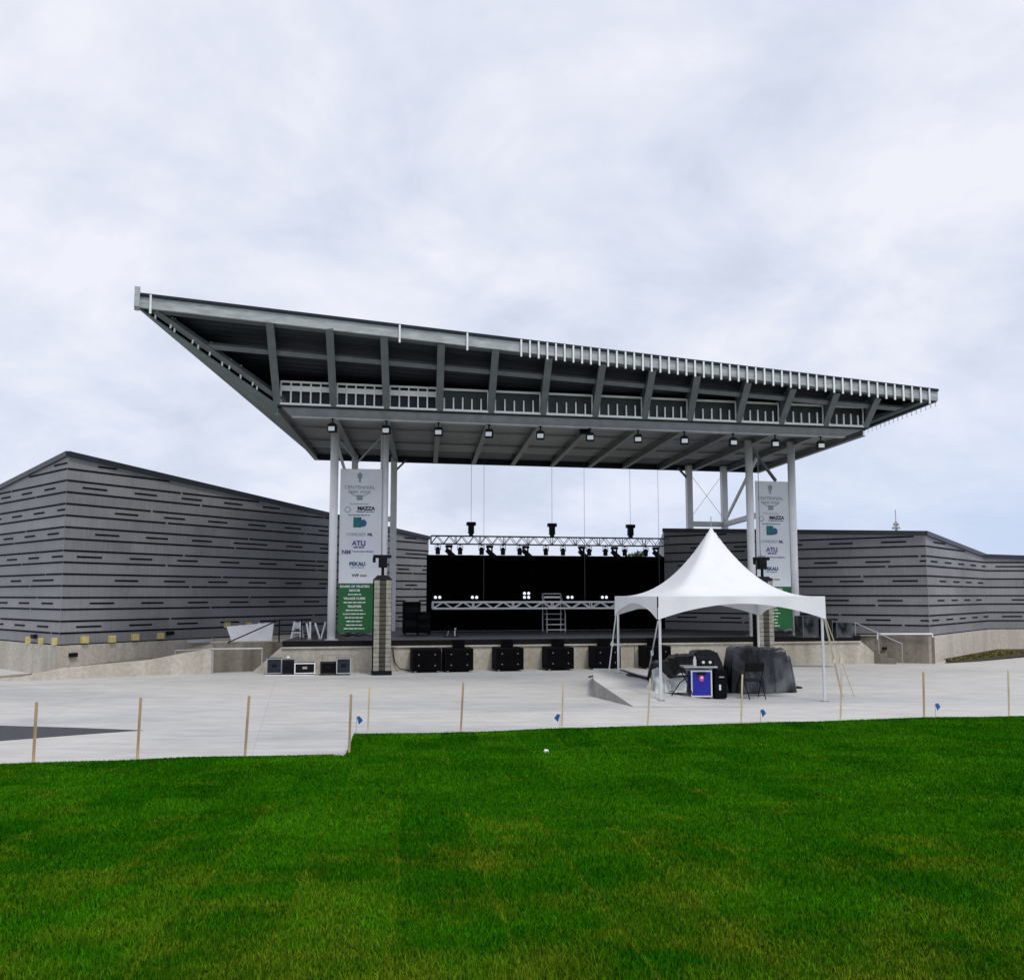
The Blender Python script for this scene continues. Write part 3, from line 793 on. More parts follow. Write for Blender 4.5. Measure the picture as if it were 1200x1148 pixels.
# black backdrop
D0, D1 = V((-3.47, 40.0, 0)), V((6.55, 42.05, 0))
mb = MB(); n = 160; vs = []; fs = []
dd = (D1 - D0).normalized(); nn = V((dd.y, -dd.x, 0))
for i in range(n + 1):
    t_ = i / n; p = D0.lerp(D1, t_) + nn * (0.05 * math.sin(t_ * 150) + 0.02 * math.sin(t_ * 333))
    vs += [p + Z * 1.005, p + Z * 4.08, p - nn * 0.02 + Z * 4.08, p - nn * 0.02 + Z * 1.005]
for i in range(n):
    for k in range(4): fs.append([i * 4 + k, (i + 1) * 4 + k, (i + 1) * 4 + (k + 1) % 4, i * 4 + (k + 1) % 4])
mb.add(vs, fs)
tag(mb.build('stage_backdrop', M['drape'], smooth=False), 'wide black fabric backdrop closing the rear of the stage', 'backdrop')
# ------------------------------------------------------------------ roof canopy
FLp, FRp = atZ(325, 475, 8.10), atZ(1017, 502, 8.10)
BL, BR = atZ(371, 538, 7.95), atZ(889, 553, 7.95)
wdir = V((-0.085, 1.0, -0.93)).normalized()
fd = (FRp - FLp).normalized()
nF = fd.cross(wdir).normalized()
if nF.z < 0: nF = -nF
TL, TR = isect(163, 362, FLp, nF), isect(1098, 471, FLp, nF)
NV = V((-fd.y, fd.x, 0)); 
if NV.y > 0: NV = -NV          # towards the audience
def on_fold(px, py): return isect(px, py, FLp, NV)
C1 = atZ(388, 750, ZS); C1.z = 0
print('roof', FLp, FRp, BL, BR, TL, TR, 'C1', C1)
roof = thing('stage_roof', V((C1.x, C1.y, ZS)), 'big steel stage canopy with tapering upswept roof on white columns', 'stage roof')

upn = nF * 0.30
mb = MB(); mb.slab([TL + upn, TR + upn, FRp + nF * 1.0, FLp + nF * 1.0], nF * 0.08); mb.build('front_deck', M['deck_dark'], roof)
bl2, br2 = BL + (FLp - BL).normalized() * 2.2, BR + (FRp - BR).normalized() * 2.2
for q in (bl2, br2): q.z = 8.12
FLr, FRr = V((FLp.x, FLp.y, 8.12)) - NV * 0.12, V((FRp.x, FRp.y, 8.12)) - NV * 0.12
BLr, BRr = V((BL.x, BL.y, 8.12)), V((BR.x, BR.y, 8.12))
mb = MB(); mb.slab([FLr, FRr, br2, bl2], Z * 0.08); mb.build('rear_deck', M['deck_grey'], roof)
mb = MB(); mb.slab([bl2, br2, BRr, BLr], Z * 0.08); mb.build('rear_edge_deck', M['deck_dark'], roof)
# top cover
TLt, TRt = TL + Z * 0.42, TR + Z * 0.42
mb = MB()
BLt, BRt = BL + Z * 0.45, BR + Z * 0.45
mb.slab([TLt - NV * 0.1 - Z * 0.06, TRt - NV * 0.1 - Z * 0.06, BRt, BLt], Z * 0.06)
mb.slab([TL - NV * 0.1, TL - NV * 0.1 + Z * 0.36, BL + Z * 0.44, BL + Z * 0.02], V((0.06, 0.02, 0)))
mb.slab([TR - NV * 0.1, TR - NV * 0.1 + Z * 0.36, BR + Z * 0.44, BR + Z * 0.02], V((-0.06, 0.02, 0)))
mb.build('roof_cover', M['cap'], roof)
# side soffit facets
mb = MB(); mb.slab([TL, FLp + NV * 0.03 - Z * 0.02, BL], Z * 0.05); mb.build('side_soffit', M['green_sheath'], roof)
mb = MB(); mb.slab([TR, FRp + NV * 0.03 - Z * 0.02, BR], Z * 0.05); mb.build('side_soffit', M['green_sheath'], roof)
# front fascia
mb = MB(); mb.bar(TL + Z * 0.185, TR + Z * 0.185, 0.12, 0.31); mb.build('fascia', M['galv'], roof)
mb = MB(); mb.bar(TL + Z * 0.385 + NV * 0.02, TR + Z * 0.385 + NV * 0.02, 0.20, 0.08); mb.build('edge_cap', M['cap'], roof)
tdir = (TR - TL).normalized()
mb = MB(); mb.box(TL - tdir * 0.05 + Z * 0.27 + NV * 0.05, (0.14, 0.45, 0.56), 0.35); o = mb.build('end_plate', M['galv'], roof, bevel=0.01)
# back trim
mb = MB(); mb.bar(BL + Z * 0.10, BR + Z * 0.10, 0.16, 0.26); mb.build('back_trim', M['cap'], roof)
# fold beam
mb = MB()
bo = -NV * 0.10; bq = [FLp + fd * 0.12 - Z * 0.02 + bo, FRp - fd * 0.12 - Z * 0.02 + bo, FRp - fd * 0.85 - Z * 0.30 + bo, FLp + fd * 0.42 - Z * 0.30 + bo]; mb.slab(bq, -NV * 0.10)
mb.build('edge_beam', M['beam'], roof)
mb = MB(); mb.bar(FLp + fd * 0.44 - Z * 0.32 - NV * 0.12, FRp - fd * 0.87 - Z * 0.32 - NV * 0.12, 0.24, 0.035); mb.build('beam_flange', M['flange'], roof)
ribs = [(325, 316, 378), (391, 386, 385), (453, 450, 394), (515, 517, 403), (575, 581, 409), (636, 643.5, 420), (697, 706.5, 427), (755, 765, 434), (808, 817.5, 441), (865, 877, 449), (915, 930, 456), (967, 981, 461), (1014, 1029, 467)]
rib_foot = []; rib_head = []
for (bx, tx, ty) in ribs:
    fy = 475 + (bx - 325) * 27 / 692.0
    p = on_fold(bx, fy - 1); q = isect(tx, ty, FLp, nF)
    rib_foot.append(p); rib_head.append(q)
    mb = MB(); mb.hexa([p + nF * 0.02 - fd * 0.015, q + nF * 0.02 - fd * 0.015, q + nF * 0.02 + fd * 0.015, p + nF * 0.02 + fd * 0.015], [p + nF * 0.97 - fd * 0.015, q + nF * 0.28 - fd * 0.015, q + nF * 0.28 + fd * 0.015, p + nF * 0.97 + fd * 0.015]); mb.bar(p, q, 0.22, 0.03, up=nF)
    mb.build('rib', M['rib'], roof)
# purlins on the front plane
def lerp_line(a, b, n_):
    return [a.lerp(b, i / n_) for i in range(n_ + 1)]
for t_, w_, h_ in ((0.62, 0.16, 0.12),):
    a_ = FLp.lerp(TL, t_) + nF * 0.17; b_ = FRp.lerp(TR, t_) + nF * 0.17
    mb = MB(); mb.bar(a_, b_, w_, h_, up=nF); mb.build('purlin', M['rib'], roof)
a_ = FLp.lerp(TL, 0.96) + nF * 0.17; b_ = FRp.lerp(TR, 0.96) + nF * 0.17
mb = MB(); mb.bar(a_, b_, 0.10, 0.12, up=nF); mb.build('purlin', M['purlin'], roof)
# hip girders from the fold ends to the tips
mb = MB(); mb.bar(FLp.lerp(TL, 0.02) + nF * 0.18 + tdir * 0.28, FLp.lerp(TL, 0.97) + nF * 0.18 + tdir * 0.28, 0.16, 0.2, up=nF); mb.build('hip_girder', M['rib'], roof)
mb = MB(); mb.bar(FRp.lerp(TR, 0.02) + nF * 0.18 - tdir * 0.2, FRp.lerp(TR, 0.97) + nF * 0.18 - tdir * 0.2, 0.16, 0.2, up=nF); mb.build('hip_girder', M['purlin'], roof)
# rear girders
blen = (BR - BL)
for i, p in enumerate(rib_foot):
    t_ = (p - FLp).length / (FRp - FLp).length
    q = BL.lerp(BR, min(t_, 0.995)); 
    a_ = V((p.x, p.y, 8.0)) - NV * 0.16; b_ = V((q.x, q.y, 8.03)) + (p - q).normalized() * 0.12
    mb = MB(); mb.bar(a_, b_, 0.035, 0.24); mb.bar(a_ - Z * 0.13, b_ - Z * 0.13, 0.18, 0.025); mb.build('girder', M['beam'], roof)
for t_ in (0.33, 0.60):
    a_ = FLr.lerp(BLr, t_) - Z * 0.035; b_ = FRr.lerp(BRr, t_) - Z * 0.035
    mb = MB(); mb.bar(a_, b_, 0.12, 0.07); mb.build('rear_purlin', M['beam'], roof)
# light framing along the fold
for i in range(len(ribs) - 1):
    a_, b_ = rib_foot[i], rib_foot[i + 1]; d = (b_ - a_); L_ = d.length; d.normalize()
    a2 = a_ + d * 0.10 + NV * 0.04; b2 = b_ - d * 0.10 + NV * 0.04
    mb = MB()
    if i < 3:
        for z_, h_ in ((0.03, 0.06), (0.50, 0.16), (0.70, 0.06)): mb.bar(a2 + Z * z_, b2 + Z * z_, 0.04, h_)
        for k in range(6): p = a2.lerp(b2, k / 5); mb.bar(p + Z * 0.01, p + Z * 0.72, 0.04, 0.065)
    else:
        mb.bar(a2 + Z * 0.03, b2 + Z * 0.03, 0.04, 0.065); mb.bar(a2 + Z * 0.68, b2 + Z * 0.68, 0.04, 0.065)
        for k in range(5): p = a2.lerp(b2, 0.03 + k * 0.205); mb.bar(p + Z * 0.01, p + Z * (0.40 + 0.02 * ((i + k) % 3)), 0.04, 0.07)
        mb.bar(b2 + Z * 0.01, b2 + Z * 0.69, 0.04, 0.05)
    mb.build('stud_frame', M['stud'], roof)
    mb = MB(); q_ = -NV * 0.07; mb.slab([a_ + q_ + Z * 0.0, b_ + q_ + Z * 0.0, b_ + q_ + Z * 0.74, a_ + q_ + Z * 0.74], -NV * 0.02)
    mb.build('backing_panel', M['deck_dark'] if i < 3 else M['step'], roof)  # left bays: dark sheet stands in for shade behind the open studs
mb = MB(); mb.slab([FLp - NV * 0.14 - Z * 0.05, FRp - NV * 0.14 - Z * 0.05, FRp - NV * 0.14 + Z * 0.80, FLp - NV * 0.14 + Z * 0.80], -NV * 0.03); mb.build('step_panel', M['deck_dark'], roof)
# fascia studs
pl_n = V((-tdir.y, tdir.x, 0)).normalized()
def on_fascia(px):
    py = 362 + (px - 163) * 109 / 935.0
    return isect(px, py, TL, V((tdir.y, -tdir.x, 0)))
xs = [177, 468, 547] + [610 + 10.15 * k for k in range(48)]
for px in xs:
    p = on_fascia(min(px, 1094)); o_ = NV * 0.11
    lo = -0.12
    mb = MB(); mb.bar(p + o_ + Z * lo, p + o_ + Z * 0.40, 0.050, 0.05); mb.build('fascia_stud', M['stud'], roof)
# studs along the side edges
for k in range(11):
    p = TL.lerp(FLp, 0.10 + 0.075 * k + 0.02 * math.sin(k * 2.4)) + tdir * (0.03 + 0.05 * (k % 2))
    mb = MB(); mb.bar(p + Z * 0.02, p + Z * (0.24 + 0.09 * (k % 3)) + tdir * 0.04 * (k % 2), 0.042, 0.042); mb.build('edge_stud', M['stud'], roof)
for k in range(24):
    p = TR.lerp(BR, 0.01 + 0.021 * k) + tdir * 0.04
    mb = MB(); mb.bar(p - Z * 0.12, p + Z * 0.10, 0.028, 0.028); mb.build('edge_stud', M['stud'], roof)
# columns
cols_f = [C1, on_u(449.5, C1), on_u(880, C1), on_u(930, C1)]
back_px = [(415, 41.2), (461, 41.4), (808, 43.6), (849, 44.3)]
cols_b = []
for px, Y in back_px: p = isect(px, 600, BL + NV * 0.30, NV); cols_b.append(V((p.x, p.y, 0)))
for p in cols_f:
    mb = MB(); mb.tube(V((p.x, p.y, ZS)), V((p.x, p.y, 7.98)), 0.135, 20); c = mb.build('column', M['white_steel'], roof, smooth=False)
    for f in c.data.polygons: f.use_smooth = len(f.vertices) == 4
    mb = MB(); mb.box((p.x, p.y, ZS + 0.02), (0.42, 0.42, 0.03), A12); mb.build('base_plate', M['steel_grey'], c)
for p in cols_b:
    mb = MB(); mb.box((p.x, p.y, (ZS + 8.1) / 2), (0.25, 0.25, 8.1 - ZS), A12); c = mb.build('column', M['white_steel'], roof, bevel=0.01)
def brace(a_, b_, w_=0.10, m_='white_steel'):
    mb = MB(); mb.bar(a_, b_, w_, w_); mb.build('brace', M[m_], roof)
b3, b4 = cols_b[2], cols_b[3]
zt_ = isect(826, 614, V((b3.x, b3.y, 0)), NV).z
mb = MB(); mb.bar(V((b3.x, b3.y, zt_)), V((b4.x, b4.y, zt_)), 0.2, 0.22); mb.build('tie_beam', M['white_steel'], roof)
mb = MB(); mb.bar(V((b4.x, b4.y, zt_)), V((cols_f[3].x, cols_f[3].y, zt_ + 0.15)), 0.18, 0.2); mb.build('tie_beam', M['white_steel'], roof)
brace(V((b4.x, b4.y, zt_ + 0.1)), V((cols_f[3].x, cols_f[3].y, 7.9)).lerp(V((b4.x, b4.y, 7.95)), 0.45))
brace(V((cols_f[2].x, cols_f[2].y + 0.2, 7.95)), V((cols_f[3].x - 0.5, cols_f[3].y + 0.3, 6.6)), 0.09, 'rib')
b1, b2 = cols_b[0], cols_b[1]
mb = MB(); mb.bar(V((b1.x, b1.y, zt_)), V((b2.x, b2.y, zt_)), 0.18, 0.2); mb.build('tie_beam', M['white_steel'], roof)
for (a_, b_) in (((b3.x, b3.y, zt_ + 0.2), (b4.x, b4.y, 7.8)), ((b4.x, b4.y, zt_ + 0.2), (b3.x, b3.y, 7.8))): brace(V(a_), V(b_), 0.014, 'flange')
# rods between the left columns
pm = cols_f[0].lerp(cols_f[1], 0.5) - NF * 1.5
brace(V((cols_f[0].x, cols_f[0].y, 7.9)) - NF * 1.2, V((pm.x, pm.y, 7.0)), 0.05, 'flange'); brace(V((cols_f[1].x, cols_f[1].y, 7.9)) - NF * 1.2, V((pm.x, pm.y, 7.0)), 0.05, 'flange')
brace(V((cols_f[0].x, cols_f[0].y, 7.6)), V((b1.x, b1.y, 6.2)), 0.09, 'white_steel')
for p, s_ in ((b2, 1), (b3, -1)):
    brace(V((p.x, p.y, 7.45)), V((p.x, p.y, 7.98)) + U * 0.5 * s_, 0.08, 'rib')

# floodlights
fl = thing('floodlight', (0, 0, 0), 'x', 'floodlight', 'floodlights hung along the roof edge beam')
mb = MB(); mb.box((0, 0, -0.30), (0.26, 0.20, 0.24)); mb.box((0, 0.0, -0.17), (0.2, 0.14, 0.05)); mb.build('housing', M['black'], fl, local=True, bevel=0.012)
mb = MB(); mb.box((0, -0.105, -0.32), (0.19, 0.02, 0.13)); mb.build('lens', M['lens'], fl, local=True)
mb = MB(); mb.tube((0, 0, -0.18), (0, 0, 0.0), 0.025); mb.box((0, 0, -0.01), (0.1, 0.1, 0.02)); mb.build('bracket', M['black'], fl, local=True)
flpx = [(390, 490), (453, 490), (514, 494), (573, 496), (633, 498), (691, 502), (747, 503), (801, 505), (858, 507), (907, 508), (960, 513)]
for i, (px, py) in enumerate(flpx):
    p = on_fold(px, 480); p.z = FLp.z - 0.345; p = p + NV * 0.02
    place(fl, i == 0, p, f'{ORD[i]} black floodlight from the left under the roof edge beam', -0.1 + 0.05 * (i % 3))

# extra dark loudspeaker next to the sixth floodlight
p = on_fold(689, 497); q = thing('hanging_loudspeaker', V((p.x, p.y, p.z)) + NV * -0.35, 'small black loudspeaker box hanging behind the middle floodlight', 'loudspeaker')
mb = MB(); mb.box((0, 0, 0), (0.34, 0.3, 0.5)); mb.build('cabinet', M['black_cab'], q, local=True, bevel=0.01)
mb = MB(); mb.tube((0, 0, 0.2), (0, 0, 0.55), 0.03); mb.build('hanger', M['black'], q, local=True)

# ------------------------------------------------------------------ banners
def banner(Pa, Pb, zb, zt, zg, label):
    ex = (Pb - Pa).normalized(); n = V((ex.y, -ex.x, 0)); Wd = (Pb - Pa).length
    root = thing('banner', V((Pa.x, Pa.y, zb)), label, 'banner', 'tall sponsor banners beside the stage')
    a = V((Pa.x, Pa.y, 0))
    def sheet(z0, z1, nx=14, nz=24):
        m_ = MB(); vs = []; fs = []
        for j in range(nz + 1):
            for i in range(nx + 1):
                u_ = i / nx; z_ = z0 + (z1 - z0) * j / nz
                wv = 0.006 * math.sin(u_ * 9 + z_ * 1.3) * math.sin(u_ * math.pi)
                vs.append(a + ex * (Wd * u_) + Z * z_ + n * wv)
        k = len(vs); vs += [p - n * 0.004 for p in vs]
        W_ = nx + 1
        for j in range(nz):
            for i in range(nx):
                q = [j * W_ + i, j * W_ + i + 1, (j + 1) * W_ + i + 1, (j + 1) * W_ + i]
                fs.append(q); fs.append([k + x for x in q[::-1]])
        m_.add(vs, fs); return m_
    sheet(zg, zt).build('white_field', M['banner_white'], root)
    sheet(zb, zg - 0.002).build('green_field', M['banner_green'], root)
    mbR = MB(); mbR.tube(a + Z * (zt + 0.01), a + ex * Wd + Z * (zt + 0.01), 0.015, 8); mbR.build('top_rail', M['alu'], root)
    H = zt - zg; off = n * 0.012; c = a + ex * Wd * 0.5
    def zz(y): return zt - (y - 548) / (683 - 548) * H     # photograph rows of the left banner
    s = 0.0275
    def disc(m_, cx, z_, r, rz=1.0, k=14):
        m_.add([c + ex * (cx + r * math.cos(t)) + Z * (z_ + rz * r * math.sin(t)) + off for t in [2 * math.pi * q / k for q in range(k)]], [list(range(k))])
    def rect(m_, cx, z_, w, h):
        m_.add([c + ex * (cx + sx * w / 2) + Z * (z_ + sz * h / 2) + off for sx, sz in ((-1, -1), (1, -1), (1, 1), (-1, 1))], [[0, 1, 2, 3]])
    def word(txt, size, dx, z_, mt, bold=0.0, name='lettering'):
        m_ = MB(); text_into(m_, txt, size, c + ex * dx + Z * z_, ex, Z, off, bold=bold); m_.build(name, M[mt], root)
    def bars(z_, dx, total, h, mt, rr):
        m_ = MB(); x_ = -total / 2
        while x_ < total / 2 - 0.02:
            w_ = min(rr.uniform(0.05, 0.15), total / 2 - x_); rect(m_, dx + x_ + w_ / 2, z_, w_, h); x_ += w_ + 0.022
        m_.build('lettering', M[mt], root)
    rr = random.Random(3); T = -0.06
    # emblem: a small tree over a ring segment and a block
    m_ = MB(); cz = zz(557); disc(m_, T, cz + 0.04, 0.08, 1.35); rect(m_, T, cz - 0.12, 0.055, 0.12); m_.build('tree_emblem', M['ink_grey'], root)
    m_ = MB()
    for k in range(16):
        t0, t1 = math.pi * (1.14 + 0.045 * k), math.pi * (1.14 + 0.045 * (k + 1))
        r0, r1 = 0.36, 0.335
        m_.add([c + ex * (T + r_ * math.cos(t_)) + Z * (zz(571) + 0.72 * r_ * math.sin(t_)) + off for r_, t_ in ((r0, t0), (r0, t1), (r1, t1), (r1, t0))], [[0, 1, 2, 3]])
    m_.build('ring_emblem', M['ink_grey'], root)
    m_ = MB(); m_.add([c + ex * (T + sx * 0.095) + Z * (zz(581.5) + sz * 0.08) + n * 0.015 for sx, sz in ((-1, -1), (1, -1), (1, 1), (-1, 1))], [[0, 1, 2, 3]]); m_.build('block_emblem', M['ink_grey'], root)
    word('CENTENNIAL', 0.165, T, zz(569.5), 'ink_grey'); word('PARK WEST', 0.14, T, zz(575), 'ink_grey')
    bars(zz(589), T, 0.62, 0.022, 'ink_grey', rr)
    word('MAZZA', 0.165, T + 0.22, zz(594.5), 'ink_dark', 0.008); bars(zz(598.3), T + 0.2, 0.60, 0.045, 'ink_grey', rr)
    m_ = MB(); k = 18
    for q in range(k):
        t0, t1 = 2 * math.pi * q / k, 2 * math.pi * (q + 1) / k
        m_.add([c + ex * (T - 0.38 + r * math.cos(t)) + Z * (zz(596) + r * math.sin(t)) + off for r, t in ((0.10, t0), (0.10, t1), (0.08, t1), (0.08, t0))], [[0, 1, 2, 3]])
    m_.build('ring_logo', M['ink_grey'], root)
    bars(zz(602.5), T, 0.70, 0.025, 'ink_teal', rr)
    m_ = MB(); rect(m_, T - 0.06, zz(611), 0.26, 0.33); m_.build('teal_block', M['ink_teal'], root)
    m_ = MB()
    m_.add([c + ex * (T + 0.13 + r * math.cos(t)) + Z * (zz(612) + 1.1 * r * math.sin(t)) + n * 0.014 for r, t in [(0.11, 2 * math.pi * q / 16) for q in range(16)]], [list(range(16))]); m_.build('teal_disc', M['ink_blue'], root)
    word('COMCAST', 0.135, T - 0.10, zz(625.5), 'ink_grey'); word('NL', 0.13, T + 0.36, zz(625.5), 'ink_dark', 0.005)
    word('ATLI', 0.22, T, zz(636.0), 'ink_violet', 0.008); bars(zz(640.6), T, 0.34, 0.05, 'ink_violet', rr)
    word('NM', 0.19, T - 0.40, zz(646.5), 'ink_violet', 0.006); word('Northwestern Medicine', 0.070, T + 0.14, zz(645.5), 'ink_violet', 0.002)
    word('PEKAU', 0.17, T - 0.04, zz(660.5), 'ink_blue', 0.008); bars(zz(664.5), T - 0.04, 0.42, 0.022, 'ink_blue', rr)
    word('VVF', 0.13, T - 0.10, zz(674), 'ink_dark', 0.005)
    m_ = MB(); rect(m_, T + 0.16, zz(674), 0.22, 0.06); m_.build('olive_logo', M['ink_olive'], root)
    # white lines on the green field
    Hg = zg - zb; G = -0.17
    def zq(y): return zg - (y - 683) / (744 - 683) * Hg
    word('BOARD OF TRUSTEES', 0.098, G, zq(687), 'ink_white', 0.003); word('MAYOR', 0.10, G, zq(692), 'ink_white', 0.003)
    word('VILLAGE CLERK', 0.10, G, zq(701.7), 'ink_white', 0.003); word('TRUSTEES', 0.10, G, zq(711.5), 'ink_white', 0.003)
    for y_, wt in ((696.7, 0.42), (706.5, 0.70), (716, 0.55), (720.5, 0.72), (725, 0.60), (729.5, 0.50), (734, 0.52), (738.3, 0.66)):
        bars(zq(y_), G, wt, 0.032, 'ink_white', rr)
    # rolled slack at the foot
    m_ = MB(); pts = [a + ex * (Wd * t / 12) + Z * (zb - 0.03 + 0.025 * math.sin(t * 1.9)) + n * 0.03 * math.sin(t * 2.3) for t in range(13)]
    m_.path(pts, 0.06, 8); m_.build('rolled_hem', M['sheen_tarp'], root, smooth=True)
    return root
f0, f1 = cols_f[0], cols_f[1]
banner(f0 + U * 0.20 + NF * 0.02, f1 - U * 0.06 + NF * 0.16, 1.22, 6.55, 2.83, 'tall white and green sponsor banner behind the left speaker column')
f2, f3 = cols_f[2], cols_f[3]
banner(f2 + U * 0.20 + NF * 0.02, f3 - U * 0.16 + NF * 0.02, 1.22, 6.50, 2.75, 'tall white and green sponsor banner partly hidden by the white tent')

# ------------------------------------------------------------------ line arrays
def line_array(P, zbase, n_el, label):
    root = thing('line_array_speaker', V((P.x, P.y, zbase)), label, 'speaker column', 'speaker columns at the sides of the stage')
    root.rotation_euler = (0, 0, A12)
    h = 0.139
    for k in range(n_el):
        zc = 0.13 + h * (k + 0.5) 
        mb = MB()
        mb.box((0, 0.08, zc), (0.56, 0.42, h - 0.004), mi=0)
        mb.box((-0.185, -0.14, zc), (0.165, 0.03, h - 0.012), mi=1); mb.box((0.185, -0.14, zc), (0.165, 0.03, h - 0.012), mi=1); mb.box((0, -0.135, zc), (0.20, 0.02, h - 0.02), mi=2)
        mb.build('speaker_cabinet', [M['black_cab'], M['tan_grille'], M['tan_dark']], root, local=True)
    zt = 0.13 + h * n_el
    mb = MB(); mb.box((0, 0.05, 0.065), (0.60, 0.5, 0.12)); mb.build('base', M['black'], root, local=True)
    mb = MB(); mb.hexa([(-0.30, -0.16, zt + 0.003), (0.30, -0.16, zt + 0.003), (0.30, 0.3, zt + 0.003), (-0.30, 0.3, zt + 0.003)], [(-0.16, -0.1, zt + 0.15), (0.16, -0.1, zt + 0.15), (0.16, 0.25, zt + 0.15), (-0.16, 0.25, zt + 0.15)])
    mb.build('fly_frame', M['black'], root, local=True)
    mb = MB(); mb.tube((0, 0.05, zt + 0.1), (0, 0.05, zt + 0.42), 0.05); mb.box((0, 0.05, zt + 0.55), (0.26, 0.22, 0.32)); mb.box((-0.02, 0.05, zt + 0.74), (0.56, 0.12, 0.10)); mb.tube((-0.27, 0.05, zt + 0.55), (-0.27, 0.05, zt + 0.72), 0.05); mb.build('chain_hoist', M['black'], root, local=True, bevel=0.01)
    mb = MB(); mb.tube((-0.05, 0.05, zt + 0.78), (-0.05, 0.05, 7.7 - zbase), 0.012, 6); mb.build('hoist_chain', M['chain'], root, local=True)
    return root
P = atZ(447, 790.5, 0); line_array(V((P.x, P.y, 0)) - NF * 0.0, 0.0, 20, 'tall tan fronted speaker column standing before the left banner')
P = on_u(893, V((-4.4, 30.0, 0))); line_array(P, 0.0, 20, 'tan fronted speaker column half hidden behind the white tent')

# ------------------------------------------------------------------ subwoofers along the stage front
def sub(px, label):
    p = on_u(px, fl0 + NF * 0.42); p.z = 0
    r = thing('subwoofer', p, label, 'subwoofer', 'black subwoofers along the stage front', A12)
    return r
subs = [500, 537, 595, 653, 707, 765]
sl = ['leftmost black subwoofer in the row below the stage', 'black subwoofer touching the leftmost subwoofer below the stage', 'third black subwoofer from the left below the stage', 'black subwoofer below the middle of the stage',
      'black subwoofer beside the left tent legs', 'black subwoofer furthest right, beneath the tent']
pr = sub(500, sl[0])
mb = MB(); mb.box((0, 0, 0.40), (0.92, 0.70, 0.70)); mb.build('cabinet', M['black_cab'], pr, local=True, bevel=0.015)
mb = MB(); mb.box((0, -0.36, 0.40), (0.84, 0.025, 0.62)); mb.build('grille', M['grille'], pr, local=True)
for sx in (-1, 1):
    for sz in (-1, 1):
        mb = MB(); mb.tube((0.26 * sx, -0.37, 0.40 + 0.17 * sz), (0.26 * sx, -0.385, 0.40 + 0.17 * sz), 0.02, 10); mb.build('cap_screw', M['beam'], pr, local=True)
    mb = MB(); mb.tube((0.36 * sx - 0.03, -0.28, 0.05), (0.36 * sx + 0.03, -0.28, 0.05), 0.05, 12); mb.build('caster', M['steel_grey'], pr, local=True)
for i, px in enumerate(subs[1:]):
    p = on_u(px, fl0 + NF * 0.42); p.z = 0
    place(pr, False, p, sl[i + 1], A12)
# front fill speakers on top of the subwoofers
ff = thing('front_fill_speaker', (0, 0, 0), 'x', 'loudspeaker', 'small front fill speakers on the subwoofers')
mb = MB(); mb.box((0, 0, 0.13), (0.36, 0.34, 0.26)); mb.build('cabinet', M['black_cab'], ff, local=True, bevel=0.012)
mb = MB(); mb.box((0, -0.175, 0.13), (0.32, 0.015, 0.22)); mb.build('grille', M['grille'], ff, local=True)
for i, (px, lab) in enumerate([(538, 'small black speaker on the second subwoofer from the left'), (594, 'small black speaker on the third subwoofer from the left'), (653, 'small black speaker on the middle subwoofer'), (706, 'small black speaker on the subwoofer beside the tent legs'), (764, 'small black speaker on the subwoofer beneath the tent')]):
    p = on_u(px, fl0 + NF * 0.36); p.z = 0.751
    place(ff, i == 0, p, lab, A12)

# ------------------------------------------------------------------ trusses, lamps
def truss(P, Q, h, w, r, mt, name, label, cells, cat='truss'):
    root_mb = MB(); d = (Q - P).normalized(); n = V((-d.y, d.x, 0))
    cs = [(-w / 2, 0), (w / 2, 0), (-w / 2, h), (w / 2, h)]
    for a_, b_ in cs: root_mb.tube(P + n * a_ + Z * b_, Q + n * a_ + Z * b_, r, 8)
    L_ = (Q - P).length
    for k in range(cells):
        s0, s1 = P + d * (L_ * k / cells), P + d * (L_ * (k + 1) / cells)
        z0, z1 = (0, h) if k % 2 == 0 else (h, 0)
        for a_ in (-w / 2, w / 2): root_mb.tube(s0 + n * a_ + Z * z0, s1 + n * a_ + Z * z1, r * 0.6, 6)
        for b_ in (0, h): root_mb.tube(s0 + n * (-w / 2) + Z * b_, s1 + n * (w / 2) + Z * b_, r * 0.5, 6)
        if k % 4 == 0:
            for a_ in (-w / 2, w / 2): root_mb.tube(s0 + n * a_, s0 + n * a_ + Z * h, r * 0.8, 6)
    for a_ in (-w / 2, w / 2): root_mb.tube(Q + n * a_, Q + n * a_ + Z * h, r * 0.8, 6)
    return tag(root_mb.build(name, mt), label, cat)
TU0 = atY(505, 637, 37.9); TU1 = on_u(781, V((TU0.x, TU0.y, 0))); TU1.z = TU0.z
truss(TU0, TU1, 0.31, 0.31, 0.021, M['purlin'], 'lighting_truss', 'long dark lighting truss hung high above the rear of the stage', 40)
TW0 = atY(507, 713, 37.2); TW1 = on_u(779, V((TW0.x, TW0.y, 0))); TW1.z = TW0.z
truss(TW0, TW1, 0.24, 0.28, 0.036, M['white_steel'], 'lighting_truss', 'low white truss across the stage in front of the black backdrop', 24)
ud = (TU1 - TU0).normalized()
def on_tu(px, P0): 
    p = on_u(px, V((P0.x, P0.y, 0))); p.z = P0.z; return p
